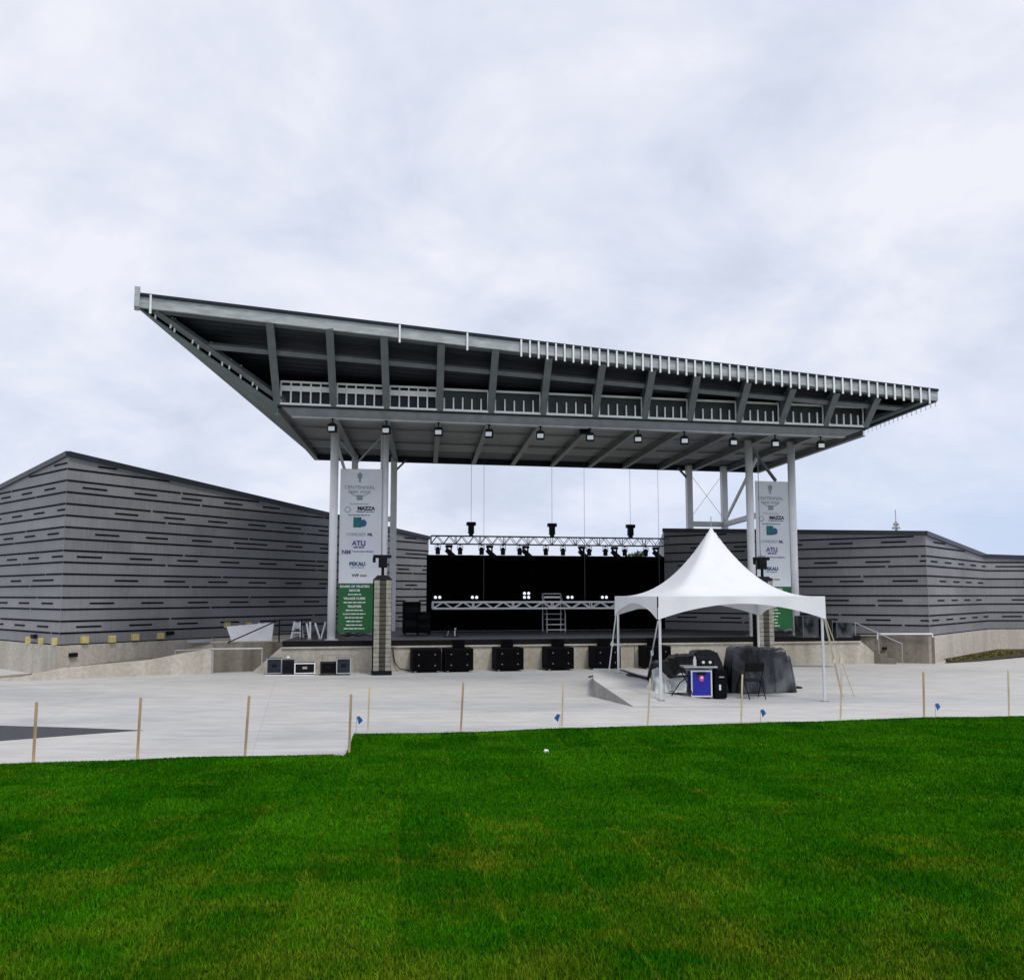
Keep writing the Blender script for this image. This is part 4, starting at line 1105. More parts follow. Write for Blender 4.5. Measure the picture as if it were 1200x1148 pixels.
# hoists on the upper truss
hp = thing('chain_hoist', (0, 0, 0), 'x', 'hoist', 'chain hoists on the upper truss')
mb = MB(); mb.box((0, 0, 0.30), (0.24, 0.24, 0.36)); mb.box((0, 0, 0.56), (0.40, 0.24, 0.16)); mb.box((0.0, 0, 0.08), (0.16, 0.2, 0.1)); mb.build('motor', M['black'], hp, local=True, bevel=0.012)
mb = MB(); mb.tube((0, 0, 0.6), (0, 0, 8.0 - (TU0.z + 0.31)), 0.007, 6); mb.build('hoist_chain', M['chain'], hp, local=True)
shrink(hp, 0.88)
hp_ch = [x for x in COL.objects if x.parent == hp and x.name.startswith('hoist_chain')][0]
for v in hp_ch.data.vertices:
    v.co.x /= 0.88; v.co.y /= 0.88
    if v.co.z > 2: v.co.z = 8.0 - (TU0.z + 0.31)
for i, (px, lab) in enumerate([(552, 'leftmost black chain hoist on the upper truss'), (647, 'middle black chain hoist on the upper truss'), (739, 'rightmost black chain hoist on the upper truss')]):
    p = on_tu(px, TU0); p.z += 0.30
    place(hp, i == 0, p, lab, A12)
# steel ropes to the low truss
for i, (px, lab) in enumerate([(567, 'left thin steel rope from roof to the low white truss'), (685, 'middle thin steel rope from roof to the low white truss'), (772, 'right thin steel rope from roof to the low white truss')]):
    p = on_tu(px, TW0); mb = MB(); mb.tube(p + Z * 0.25, V((p.x, p.y, 8.05)), 0.007, 6)
    tag(mb.build('suspension_rope', M['chain']), lab, 'rope', 'steel ropes carrying the low truss')
# par lights
par = thing('par_light', (0, 0, 0), 'x', 'stage light', 'par lights under the upper truss')
mb = MB(); mb.tube((0, 0, -0.42), (0, 0, -0.18), 0.10, 14); mb.tube((0, 0, -0.18), (0, 0, -0.10), 0.10, 14, r2=0.05); mb.build('housing', M['black'], par, local=True)
mb = MB(); mb.tube((0, 0, -0.435), (0, 0, -0.42), 0.085, 14); mb.build('lens', M['grille'], par, local=True)
mb = MB(); mb.bar((-0.12, 0, -0.25), (-0.12, 0, -0.04), 0.02, 0.03); mb.bar((0.12, 0, -0.25), (0.12, 0, -0.04), 0.02, 0.03); mb.bar((-0.12, 0, -0.04), (0.12, 0, -0.04), 0.03, 0.02); mb.box((0, 0, -0.01), (0.06, 0.06, 0.07)); mb.build('yoke', M['black'], par, local=True)
shrink(par, 0.88)
pxs = [512.5, 538.5, 563.5, 588.5, 608, 638.5, 658.5, 689, 708, 730.5, 755]
for i, px in enumerate(pxs):
    p = on_tu(px, TU0) + NF * 0.155; p.z = TU0.z - 0.03
    place(par, i == 0, p, f'{ORD[i]} short black par light from the left under the upper truss', A12)
mh = thing('moving_head_light', (0, 0, 0), 'x', 'stage light', 'moving heads under the upper truss')
mb = MB(); mb.box((0, 0, -0.08), (0.30, 0.22, 0.12)); mb.build('base', M['black'], mh, local=True, bevel=0.01)
mb = MB(); mb.bar((-0.10, 0, -0.12), (-0.10, 0, -0.36), 0.05, 0.12); mb.bar((0.10, 0, -0.12), (0.10, 0, -0.36), 0.05, 0.12); mb.build('yoke', M['black'], mh, local=True)
mb = MB(); mb.tube((-0.12, 0.03, -0.22), (0.22, -0.06, -0.56), 0.105, 14, r2=0.125); mb.build('head', M['black'], mh, local=True)
mb = MB(); mb.tube((0.22, -0.06, -0.56), (0.232, -0.063, -0.572), 0.105, 14); mb.build('lens', M['grille'], mh, local=True)
shrink(mh, 0.86)
mpx = [(525.5, 0), (573, 0), (615, 0), (680.5, 1), (718.5, 0), (767, 1)]
for i, (px, fl_) in enumerate(mpx):
    p = on_tu(px, TU0) + NF * 0.155; p.z = TU0.z - 0.03
    place(mh, i == 0, p, f'{ORD[i]} tilted black moving head light from the left under the upper truss', A12 + (0.0 if i != 3 else 0.3))
# blinders on the low truss
def blinder(px, four, label):
    p = on_tu(px, TW0); p.z += 0.275; hgt = 0.28 if four else 0.16
    r = thing('blinder_light', p, label, 'stage light', 'blinder lights on the low white truss', A12)
    zb_ = 0.05
    mb = MB(); mb.box((0, 0, zb_ + hgt / 2 + 0.02), (0.36, 0.14, hgt)); mb.tube((0, 0, -0.02), (0, 0, 0.09), 0.025); mb.build('housing', M['black'], r, local=True, bevel=0.01)
    for sx in (-1, 1):
        for q in range(2 if four else 1):
            mb = MB(); z_ = zb_ + 0.10 + 0.15 * q; mb.tube((0.082 * sx, -0.07, z_), (0.082 * sx, -0.082, z_), 0.056, 14); mb.build('lamp', M['lit_lamp'], r, local=True)
for px, four, lab in [(513, 0, 'leftmost pair of white blinder lamps on the low truss'), (556, 0, 'pair of white blinder lamps left of the four lamp blinder'), (616.5, 1, 'four lamp white blinder in the middle of the low truss'), (667, 0, 'pair of white blinder lamps right of the stair unit'), (707, 0, 'rightmost pair of white blinder lamps near the tent edge')]:
    blinder(px, four, lab)
# stair unit
p = atY(649.5, 738.5, 39.0); p.z = ZS
r = thing('stair_unit', V((p.x, p.y, ZS + 0.003)), 'white railed rolling stair unit standing in front of the backdrop', 'stairs', None, A12)
for sx in (-1, 1):
    mb = MB(); mb.bar((0.37 * sx, -0.3, 0), (0.37 * sx, -0.3, 0.75), 0.04, 0.04); mb.bar((0.37 * sx, 0.4, 0), (0.37 * sx, 0.4, 1.5), 0.04, 0.04); mb.bar((0.37 * sx, -0.3, 0.75), (0.37 * sx, 0.4, 1.5), 0.035, 0.035); mb.build('side_frame', M['steel_grey'], r, local=True)
for k in range(5):
    mb = MB(); mb.box((0, -0.28 + 0.15 * k, 0.10 + 0.2 * k), (0.72, 0.17, 0.035)); mb.build('tread', M['white_panel'] if k < 2 else M['steel_grey'], r, local=True)
mb = MB(); mb.box((0, 0.4, 1.36), (0.80, 0.04, 0.08)); mb.box((0, 0.4, 1.50), (0.74, 0.03, 0.025)); mb.box((-0.38, 0.4, 1.43), (0.03, 0.03, 0.16)); mb.build('top_rail', M['white_steel'], r, local=True)

# small stands on the stage
for i, (px, lab) in enumerate([(524, 'low black microphone stand near the front of the stage'), (533, 'low white microphone stand near the front of the stage')]):
    p = atZ(px, 746, ZS + 0.003); r = thing('microphone_stand', p, lab, 'stand')
    mb = MB(); mb.tube((0, 0, 0), (0, 0, 0.03), 0.12, 16); mb.build('base', M['black'], r, local=True)
    mb = MB(); mb.tube((0, 0, 0.03), (0.0 if i else 0.06, 0, 0.22), 0.02, 8); mb.build('pole', M['white_steel'] if i else M['steel_grey'], r, local=True)
    mb = MB(); mb.tube((0 if i else 0.06, 0, 0.22), (0.02 if i else 0.11, -0.05, 0.29), 0.03, 10); mb.build('microphone', M['black'] if not i else M['white_panel'], r, local=True)
# racks in the shade at stage left
for i, (px, w, h, lab) in enumerate([(482, 0.62, 1.15, 'tall black equipment rack at the left side of the stage'), (496, 0.5, 0.75, 'short black equipment rack beside the taller rack')]):
    p = atZ(px, 743, ZS + 0.003); r = thing('equipment_rack', p, lab, 'rack', None, A12)
    mb = MB(); mb.box((0, 0, h / 2 + 0.05), (w, 0.6, h)); mb.build('case', M['black_cab'], r, local=True, bevel=0.015)
    for k in range(4):
        mb = MB(); mb.box((0, -0.305, 0.15 + h * 0.22 * k), (w - 0.1, 0.015, h * 0.17)); mb.build('rack_panel', M['black'] if k % 2 else M['black_cab'], r, local=True)
    for sx in (-1, 1):
        for sy in (-1, 1): mb = MB(); mb.tube((sx * w * 0.4 - 0.02, sy * 0.22, 0.03), (sx * w * 0.4 + 0.02, sy * 0.22, 0.03), 0.03, 10); mb.build('caster', M['black'], r, local=True)
# gear bags and rack by right columns
for (px, py, w, h, lab, mt) in [(945, 742, 0.55, 0.72, 'upright grey case on the stage right of the right banner', 'sheen_tarp'), (964, 742, 0.40, 0.60, 'black upright case between grey cases right of the banner', 'black_tarp'), (984, 742, 0.55, 0.50, 'grey fronted flight case near the right stair recess', 'sheen_tarp')]:
    p = atZ(px, 747, ZS + 0.003); r = thing('flight_case', p, lab, 'flight case', None, A12)
    mb = MB(); mb.box((0, 0, h / 2 + 0.02), (w, 0.6, h)); mb.build('body', M[mt], r, local=True, bevel=0.015)
    for sx in (-1, 1): mb = MB(); mb.bar((sx * w * 0.5, -0.3, 0.02), (sx * w * 0.5, -0.3, h + 0.02), 0.03, 0.03); mb.build('edge_trim', M['purlin'], r, local=True)
    mb = MB(); mb.box((0, -0.31, h * 0.6), (0.14, 0.03, 0.1)); mb.build('handle', M['black'], r, local=True)

# ------------------------------------------------------------------ things on and before the left landing
pz = 0.935
p = atZ(278, 753, pz) + V((0, 1.2, 0)); r = thing('leaning_board', p, 'pale board leaning beside the left railing', 'board')
mb = MB(); rr_ = math.atan2(dr.y, dr.x) - 0.75
bd = V((math.cos(rr_), math.sin(rr_), 0))
mb.slab([-bd * 0.50, bd * 0.78, bd * 0.80 + Z * 0.60 + V((0, 0.14, 0)), -bd * 0.72 + Z * 0.48 + V((0, 0.14, 0))], (0.01, 0.04, 0)); mb.build('sheet', M['white_panel'], r, local=True)
for s_ in (-0.3, 0.5): mb = MB(); mb.bar(bd * s_ + V((0, 0.05, 0.0)), bd * s_ + V((0, 0.2, 0.52)), 0.05, 0.04); mb.build('batten', M['pale_wood'], r, local=True)
def trestle(px, lab, h, w):
    p = atZ(px, 750, pz) + V((0, 0.5, 0)); r = thing('trestle', V((p.x, p.y, pz)), lab, 'trestle', 'white trestles on the left landing')
    for sx in (-1, 1):
        mb = MB(); mb.bar((sx * w * 0.5, -0.22, 0), (sx * w * 0.30, 0, h), 0.055, 0.06); mb.build('leg', M['white_steel'], r, local=True)
        mb = MB(); mb.bar((sx * w * 0.5, 0.22, 0), (sx * w * 0.30, 0.03, h - 0.02), 0.055, 0.06); mb.build('leg', M['white_steel'], r, local=True)
    mb = MB(); mb.box((0, -0.03, h * 0.80), (w * 0.7, 0.04, h * 0.34)); mb.build('top_panel', M['white_panel'], r, local=True)
    mb = MB(); mb.bar((-w * 0.42, -0.12, h * 0.4), (w * 0.42, -0.12, h * 0.4), 0.03, 0.05); mb.build('cross_bar', M['white_steel'], r, local=True)
trestle(303, 'white folding trestle beside the leaning board', 0.56, 0.36)
trestle(344.5, 'white folding trestle near the left banner', 0.60, 0.32)
def vstand(px, lab, lean):
    p = atZ(px, 750, ZS) + V((0, 0.6, 0)); r = thing('folded_stand', V((p.x, p.y, ZS + 0.003)), lab, 'stand', 'white folded stands near the left banner')
    mb = MB(); mb.tube((0.02, 0, 0.02), (-0.16 * lean, 0.05, 0.52), 0.028, 8, r2=0.034); mb.build('leg', M['white_panel'], r, local=True)
    mb = MB(); mb.tube((0.05, 0.02, 0.02), (0.18 * lean * (0.3 if lean < 0.8 else 1), 0.1, 0.56), 0.028, 8, r2=0.036); mb.build('leg', M['white_panel'], r, local=True)
    mb = MB(); mb.box((0.035, 0.01, 0.03), (0.12, 0.14, 0.05)); mb.build('foot', M['steel_grey'], r, local=True)
vstand(357, 'narrow white folded stand beside the trestle', 0.5); vstand(370, 'v shaped white folded stand beside the left banner', 1.0)

def flight_case(px, pyb, w, h, d, lab, body, frame, panel=None, yoff=0.0):
    p = atZ(px, pyb, 0.0); r = thing('flight_case', V((p.x, p.y, 0)), lab, 'flight case', None, A12)
    mb = MB(); mb.box((0, d / 2, 0.05 + h / 2), (w, d, h)); mb.build('body', M[body], r, local=True, bevel=0.01)
    t = 0.03
    mb = MB()
    for sx in (-1, 1): mb.box((sx * (w / 2 - t / 2 + 0.003), 0.0, 0.05 + h / 2), (t, 0.02, h + 0.006))
    for z_ in (0.05 + t / 2 - 0.003, 0.05 + h - t / 2 + 0.003): mb.box((0, -0.001, z_), (w - 2 * t + 0.006, 0.02, t))
    mb.build('edge_frame', M[frame], r, local=True)
    mb = MB(); mb.box((0, -0.012, 0.05 + h * 0.55), (min(0.14, w * 0.4), 0.03, 0.07)); mb.build('handle', M['black'] if panel is None else M[panel], r, local=True)
    for sx in (-1, 1): mb = MB(); mb.tube((sx * w * 0.38 - 0.02, d * 0.2, 0.026), (sx * w * 0.38 + 0.02, d * 0.2, 0.026), 0.025, 10); mb.build('caster', M['black'], r, local=True)
    return r
flight_case(321, 791, 0.46, 0.46, 0.5, 'leftmost flight case, dark with grey edges, on the plaza by the left landing', 'cap', 'steel_grey')
flight_case(337.5, 791, 0.36, 0.40, 0.5, 'black flight case with a white ball on top', 'black', 'cap')
flight_case(357, 791, 0.62, 0.32, 0.45, 'low black flight case framed in white metal', 'black', 'white_steel', 'steel_grey')
flight_case(385, 791, 0.50, 0.34, 0.45, 'plain black flight case beside the pale framed monitor case', 'black_cab', 'cap')
flight_case(402.5, 791, 0.44, 0.47, 0.4, 'dark monitor case with pale frame left of the tall speaker column', 'cap', 'flange', 'black')
p = atZ(335, 791, 0); mb = MB()
for i in range(8):
    for j in range(12):
        a0, a1 = math.pi * i / 8, math.pi * (i + 1) / 8; t0, t1 = 2 * math.pi * j / 12, 2 * math.pi * (j + 1) / 12
        c0 = V((p.x, p.y + 0.25, 0.51)); f_ = lambda a, t: c0 + V((math.sin(a) * math.cos(t), math.sin(a) * math.sin(t), math.cos(a))) * 0.06
        mb.add([f_(a0, t0), f_(a1, t0), f_(a1, t1), f_(a0, t1)], [[0, 1, 2, 3]])
tag(mb.build('ball', M['white_panel'], smooth=True), 'small white ball resting on a black flight case', 'ball')
p = atZ(312, 791.5, 0); q = atZ(369, 791.5, 0); mb = MB(); mb.bar(V((p.x, p.y - 0.12, 0.02)), V((q.x, q.y - 0.12, 0.02)), 0.1, 0.03); tag(mb.build('plank', M['white_panel']), 'white plank lying on the plaza before the flight cases', 'plank')
# light barrier frame behind the cases
p0_, p1_ = atZ(375, 789.5, 0), atZ(413, 789.5, 0)
r = thing('barrier_frame', V((p0_.x, p0_.y + 0.35, 0)), 'thin grey tube frame standing behind the monitor case', 'frame')
mb = MB(); a_, b_ = V((0, 0, 0)), V((p1_.x - p0_.x, p1_.y - p0_.y, 0))
mb.tube(a_, a_ + Z * 0.58, 0.015, 8); mb.build('post', M['steel_grey'], r, local=True); mb = MB(); mb.tube(b_, b_ + Z * 0.58, 0.015, 8); mb.build('post', M['steel_grey'], r, local=True)
mb = MB(); mb.tube(a_ + Z * 0.58, b_ + Z * 0.58, 0.015, 8); mb.build('top_bar', M['steel_grey'], r, local=True)

# ------------------------------------------------------------------ tent
P0 = V((3.345, 22.55)); TS = 3.97; ta = math.radians(7.9)
tu, tv = V((math.cos(ta), math.sin(ta))), V((-math.sin(ta), math.cos(ta)))
ctr = P0 + tu * TS / 2 + tv * TS / 2
EZ, PH = 2.42, 1.77
tent = thing('frame_tent', V((ctr.x, ctr.y, 0)), 'white peaked frame tent with scalloped valances in front of the stage', 'tent', None, ta)
hs_ = TS / 2 + 0.03
mb = MB(); NG = 48; vs = []; fs = []
def tent_h(a, b):
    r_ = (abs(a) ** 9 + abs(b) ** 9) ** (1 / 9.0); r_ = min(r_, 1.0)
    sag = 0.03 * (1 - abs(a) ** 2) * (1 - abs(b) ** 2)
    return PH * (1 - r_) ** 2.2 - 0.35 * sag
for j in range(NG + 1):
    for i in range(NG + 1):
        a, b = -1 + 2 * i / NG, -1 + 2 * j / NG
        vs.append(V((a * hs_, b * hs_, EZ + tent_h(a, b))))
W = NG + 1
for j in range(NG):
    for i in range(NG): fs.append([j * W + i, j * W + i + 1, (j + 1) * W + i + 1, (j + 1) * W + i])
mb.add(vs, fs)
o = mb.build('canopy', M['vinyl'], tent, local=True, smooth=True)
for side, rot in enumerate((0, math.pi / 2, math.pi, -math.pi / 2)):
    mb = MB(); R2 = Matrix.Rotation(rot, 3, 'Z'); vs = []; fs = []; n = 40
    for i in range(n + 1):
        a = -1 + 2 * i / n
        dp = 0.17 + 0.36 * abs(a) ** 1.9
        wv = 0.03 * math.sin(a * 11 + side) * (1 - abs(a) ** 4)
        for k in range(5):
            t_ = k / 4
            vs.append(R2 @ V((a * hs_, -hs_ - 0.006 - wv * t_ * 0.5 - 0.01 * t_, EZ + 0.002 - dp * t_)))
    for i in range(n):
        for k in range(4): fs.append([i * 5 + k, (i + 1) * 5 + k, (i + 1) * 5 + k + 1, i * 5 + k + 1])
    mb.add(vs, fs); mb.build('valance', M['vinyl'], tent, local=True, smooth=True)
Rt = Matrix.Rotation(ta, 3, 'Z')
corners = [(-1, -1), (1, -1), (1, 1), (-1, 1)]
for sx, sy in corners:
    lp = V((sx * (TS / 2 - 0.03), sy * (TS / 2 - 0.03), 0)); wp = Rt @ lp + V((ctr.x, ctr.y, 0))
    g = gz(wp.x, wp.y)
    mb = MB(); mb.tube(lp + Z * (g + 0.01), lp + Z * (EZ - 0.02), 0.032, 12); lg = mb.build('leg', M['alu'], tent, local=True)
    mb = MB(); mb.box(lp + Z * (g + 0.008), (0.16, 0.16, 0.014)); mb.build('foot_plate', M['steel_grey'], lg, local=True)
mb = MB()
for i in range(4):
    (ax, ay), (bx, by) = corners[i], corners[(i + 1) % 4]; k = TS / 2 - 0.03
    mb.tube((ax * k, ay * k, EZ - 0.05), (bx * k, by * k, EZ - 0.05), 0.025, 8)
mb.build('eave_frame', M['alu'], tent, local=True)
mb = MB(); mb.tube((0, 0, EZ + PH - 0.1), (0, 0, EZ + PH + 0.24), 0.012, 8); mb.build('finial', M['steel_grey'], tent, local=True)
mb = MB(); k = TS / 2
mb.bar((-k - 0.03, -k - 0.035, EZ - 0.01), (-k - 0.03, -k - 0.035, EZ - 0.55), 0.03, 0.012); mb.build('corner_strap', M['black'], tent, local=True)
# guy straps to the ground
def guy(a_, b_, lab, m_='strap', w=0.045):
    mb = MB(); mb.bar(a_, b_, w, 0.008); mb.box(a_.lerp(b_, 0.55), (0.06, 0.05, 0.12)); tag(mb.build('guy_strap', M[m_]), lab, 'strap', 'guy straps of the tent')
def corner_w(sx, sy, z): q = Rt @ V((sx * TS / 2, sy * TS / 2, 0)) + V((ctr.x, ctr.y, 0)); q.z = z; return q
guy(corner_w(1, -1, 2.0), atZ(987, 816, 0.01), 'pale strap from the right tent corner down to the plaza')
guy(corner_w(1, -1, 1.98) + V((0.03, 0.03, 0)), atZ(1001, 816, 0.01), 'second thinner strap beside the right tent corner', w=0.02)
q = corner_w(-1, 1, 2.05); g_ = atY(713.5, 790, 26.5); guy(q, V((g_.x, g_.y, gz(g_.x, g_.y) + 0.01)), 'pale strap from the rear left tent corner to the ramp', 'white_panel', 0.03)
q = corner_w(-1, -1, 1.95); g_ = atY(758.5, 790, 26.0); guy(q, V((g_.x, g_.y, gz(g_.x, g_.y) + 0.01)), 'pale strap running under the tent from its front left corner', 'white_panel', 0.03)

# tarps
def tarp(name, cx, cy, rz, L_, W_, H_, seed, mt, label, lump):
    rr = random.Random(seed); NXg, NYg = 130, 100
    ph = [(rr.uniform(1.5, 5), rr.uniform(1.5, 5), rr.uniform(0, 6.28), rr.uniform(0.012, 0.04)) for _ in range(7)]
    ridges = [(rr.uniform(0, 6.28), rr.uniform(0.5, 1)) for _ in range(9)]
    wr = []
    for q in range(16):
        k_ = rr.uniform(3.5, 7) if q < 8 else rr.uniform(8, 17)
        t1, t2 = rr.uniform(0, 6.28), rr.uniform(-1, 1); c_ = math.sqrt(1 - t2 * t2)
        wr.append((V((math.cos(t1) * c_, math.sin(t1) * c_, t2 * 0.5)) * k_, rr.uniform(0, 6.28), 0.09 / k_))
    creases = [(rr.uniform(-4.5, 4.5), rr.uniform(-4.5, 4.5), rr.uniform(0, 6.28), rr.uniform(0.02, 0.05)) for _ in range(5)]
    vs = []; fs = []
    for j in range(NYg + 1):
        for i in range(NXg + 1):
            a, b = -1 + 2 * i / NXg, -1 + 2 * j / NYg
            # square -> rounded plan
            r_ = max(abs(a), abs(b)); th_ = math.atan2(b, a)
            fold = sum(0.035 * am * math.sin(k_ * 1.0 + (5 + 2 * q) * th_) for q, (k_, am) in enumerate(ridges))
            top = lump(a, b) * H_
            if r_ > 0.70:
                t_ = (r_ - 0.70) / 0.30
                s = 0.70 + 0.28 * (1 - (1 - min(t_ * 1.6, 1)) ** 2) * 0.55
                ax, bx = a / r_ * s, b / r_ * s
                zz_ = top * (1 - min(1, t_) ** 1.5)
                out = fold * (0.3 + 1.6 * t_) + 0.03 * t_
                ax += out * a / r_; bx += out * b / r_
            else:
                ax, bx, zz_ = a, b, top
            cr_ = sum(am_ * (abs(math.sin(kx * a * L_ + ky * b * W_ + p2)) - 0.5) for kx, ky, p2, am_ in creases)
            zz_ += cr_ * min(1, zz_ / max(0.25 * H_, 0.05)); ax += 0.8 * cr_ * (r_ > 0.72) * a / max(r_, 0.1); bx += 0.8 * cr_ * (r_ > 0.72) * b / max(r_, 0.1)
            for (fx, fy, p_, am) in ph: zz_ += am * math.sin(fx * a * 2 + fy * b * 2 + p_) * (zz_ / max(H_, 0.1)) * 1.2
            zz_ = max(zz_, 0.0)
            P_ = V((ax * L_ / 2 / 0.86, bx * W_ / 2 / 0.86, zz_))
            w_ = sum(am_ * ((1 - abs(math.sin(kv.dot(P_) + p2 + 1.2 * math.sin(kv.y * P_.x - kv.x * P_.y + 2 * P_.z)))) ** 3 - 0.2) for kv, p2, am_ in wr)
            dn = V((a, b, 0.9 * (1 - min(1, max(0, (r_ - 0.6) / 0.3))) + 0.15)).normalized()
            P_ = P_ + dn * w_ * 1.5
            P_.z = max(P_.z, 0.0)
            vs.append(P_)
    W__ = NXg + 1
    for j in range(NYg):
        for i in range(NXg): fs.append([j * W__ + i, j * W__ + i + 1, (j + 1) * W__ + i + 1, (j + 1) * W__ + i])
    mb = MB(); mb.add(vs, fs)
    o = mb.build(name, M[mt], None, local=True, smooth=True)
    o.location = (cx, cy, gz(cx, cy) + 0.004); o.rotation_euler = (0, 0, rz)
    return tag(o, label, 'tarpaulin', 'tarpaulin covered piles under the tent')
def pile_tarp(cx, cy, rz, boxes, ext, mt, label, seed):
    """a sheet lying over several boxes: flat tops, planar slopes stretched between edges, pleats down the sides"""
    rr = random.Random(seed); (x0, x1, y0, y1) = ext; NXg, NYg = 150, 120
    wr = []
    for q in range(12):
        k_ = rr.uniform(5, 9) if q < 5 else rr.uniform(12, 24); t1 = rr.uniform(0, 6.28)
        wr.append((math.cos(t1) * k_, math.sin(t1) * k_, rr.uniform(0, 6.28), 0.07 / k_))
    vs = []; fs = []
    for j in range(NYg + 1):
        for i in range(NXg + 1):
            x, y = x0 + (x1 - x0) * i / NXg, y0 + (y1 - y0) * j / NYg
            best = 0.0
            for (bx, by, w, d, h, sl) in boxes:
                ux, uy = abs(x - bx) - w / 2, abs(y - by) - d / 2
                dist = math.hypot(max(ux, 0), max(uy, 0))
                if dist > 0:
                    th_ = math.atan2(y - by, x - bx)
                    dist *= 1 + 0.22 * math.sin(7 * th_ + bx * 9) + 0.12 * math.sin(17 * th_ + by * 5)
                    z_ = h - sl * dist * (1 + 5.0 * max(0, dist - 0.09))
                else:
                    z_ = h - 0.05 * (1 - min(1, -max(ux, uy) / 0.08)) ** 2 + 0.02 * math.sin(5 * x + 3 * y)
                best = max(best, z_)
            w_ = sum(a_ * ((1 - abs(math.sin(kx * x + ky * y + p_))) ** 3 - 0.2) for kx, ky, p_, a_ in wr)
            z_ = best + w_ * 1.2 * min(1, best / 0.2)
            sh = 0.12 * (1 - best)                      # pull the skirt outwards a little
            vs.append(V((x, y, max(z_, 0.004 + 0.006 * math.sin(9 * x) * math.sin(8 * y)))))
    W_ = NXg + 1
    for j in range(NYg):
        for i in range(NXg):
            q = [j * W_ + i, j * W_ + i + 1, (j + 1) * W_ + i + 1, (j + 1) * W_ + i]
            if max(vs[k].z for k in q) > 0.03: fs.append(q)
    used = sorted({k for f in fs for k in f}); mp = {k: n for n, k in enumerate(used)}
    mb = MB(); mb.add([vs[k] for k in used], [[mp[k] for k in f] for f in fs])
    o = mb.build('tarp_covered_pile', M[mt], None, local=True, smooth=True)
    o.location = (cx, cy, gz(cx, cy)); o.rotation_euler = (0, 0, rz)
    return tag(o, label, 'tarpaulin', 'tarpaulin covered piles under the tent')
q = atY(806, 790, 25.2)
pile_tarp(q.x, q.y, 0.08, [(-0.58, 0.05, 0.45, 0.6, 0.74, 3.0), (-0.10, 0.1, 0.55, 0.6, 0.88, 1.6), (0.42, 0.05, 0.55, 0.55, 0.99, 2.6), (0.1, -0.25, 1.0, 0.35, 0.60, 2.2)], (-1.15, 1.15, -0.9, 0.9), 'black_tarp', 'black tarpaulin draped over a pile behind the blue case', 3)
q = atY(887, 790, 25.6)
pile_tarp(q.x, q.y, 0.06, [(-0.34, 0.0, 0.66, 0.7, 1.14, 4.2), (0.30, 0.0, 0.66, 0.75, 1.08, 4.8), (0.66, -0.05, 0.22, 0.5, 0.92, 5.5), (-0.1, -0.38, 0.9, 0.2, 0.50, 3.2)], (-1.15, 1.2, -0.95, 0.9), 'sheen_tarp', 'grey sheened black tarpaulin draped over a wide pile behind the folding chair', 9)
q = atZ(783, 818, 0.02); tarp('crumpled_bag', q.x, q.y, 0.15, 0.70, 0.45, 0.36, 21, 'pale_tarp', 'crumpled pale grey plastic bag at the foot of the front tent leg', lambda a, b: 0.62 + 0.38 * math.exp(-((a + 0.55) ** 2) / 0.12))
COL.objects['crumpled_bag']['category'] = 'bag'; del COL.objects['crumpled_bag']['group']

# blue road case
p = atZ(822.5, 818.5, 0.03); r = thing('road_case', V((p.x, p.y, gz(p.x, p.y))), 'royal blue road case with silver edges and painted pink glow', 'road case', None, 0.02)
w, h, d = 0.50, 0.62, 0.5
mb = MB(); mb.box((0, d / 2, 0.03 + h / 2), (w - 0.02, d - 0.02, h - 0.02)); mb.build('panel', M['blue'], r, local=True)
mb = MB(); t = 0.035
for sx in (-1, 1):
    for y_ in (0, d): mb.box((sx * (w / 2 - t / 2), y_, 0.03 + h / 2), (t, t, h))
for z_ in (0.03 + t / 2, 0.03 + h - t / 2):
    for y_ in (0, d): mb.box((0, y_ + 0.002, z_), (w - 2 * t, t - 0.004, t - 0.002))
    for sx in (-1, 1): mb.box((sx * (w / 2 - t / 2 - 0.001), d / 2, z_), (t - 0.004, d - t, t - 0.002))
mb.build('edge_frame', M['alu'], r, local=True, bevel=0.004)
mb = MB(); mb.box((0, -0.02, 0.03 + h - 0.07), (0.20, 0.03, 0.06)); mb.build('handle', M['black'], r, local=True, bevel=0.008)
mb = MB(); k = 22; rr = random.Random(2)
mb.add([V((0.0 + (0.075 if i % 2 else 0.05) * math.cos(2 * math.pi * i / k) * rr.uniform(0.7, 1.1), -0.004, 0.47 + (0.10 if i % 2 else 0.065) * math.sin(2 * math.pi * i / k) * rr.uniform(0.8, 1.1))) for i in range(k)], [list(range(k))])
em = mb.build('mark', M['pink'], r, local=True)  # pink glow on the case, painted as a flat coloured shape
mb = MB(); mb.add([V((0.01 + 0.03 * math.cos(2 * math.pi * i / 10), -0.006, 0.485 + 0.025 * math.sin(2 * math.pi * i / 10))) for i in range(10)], [list(range(10))]); mb.build('glow_centre', M['ink_white'], em, local=True)
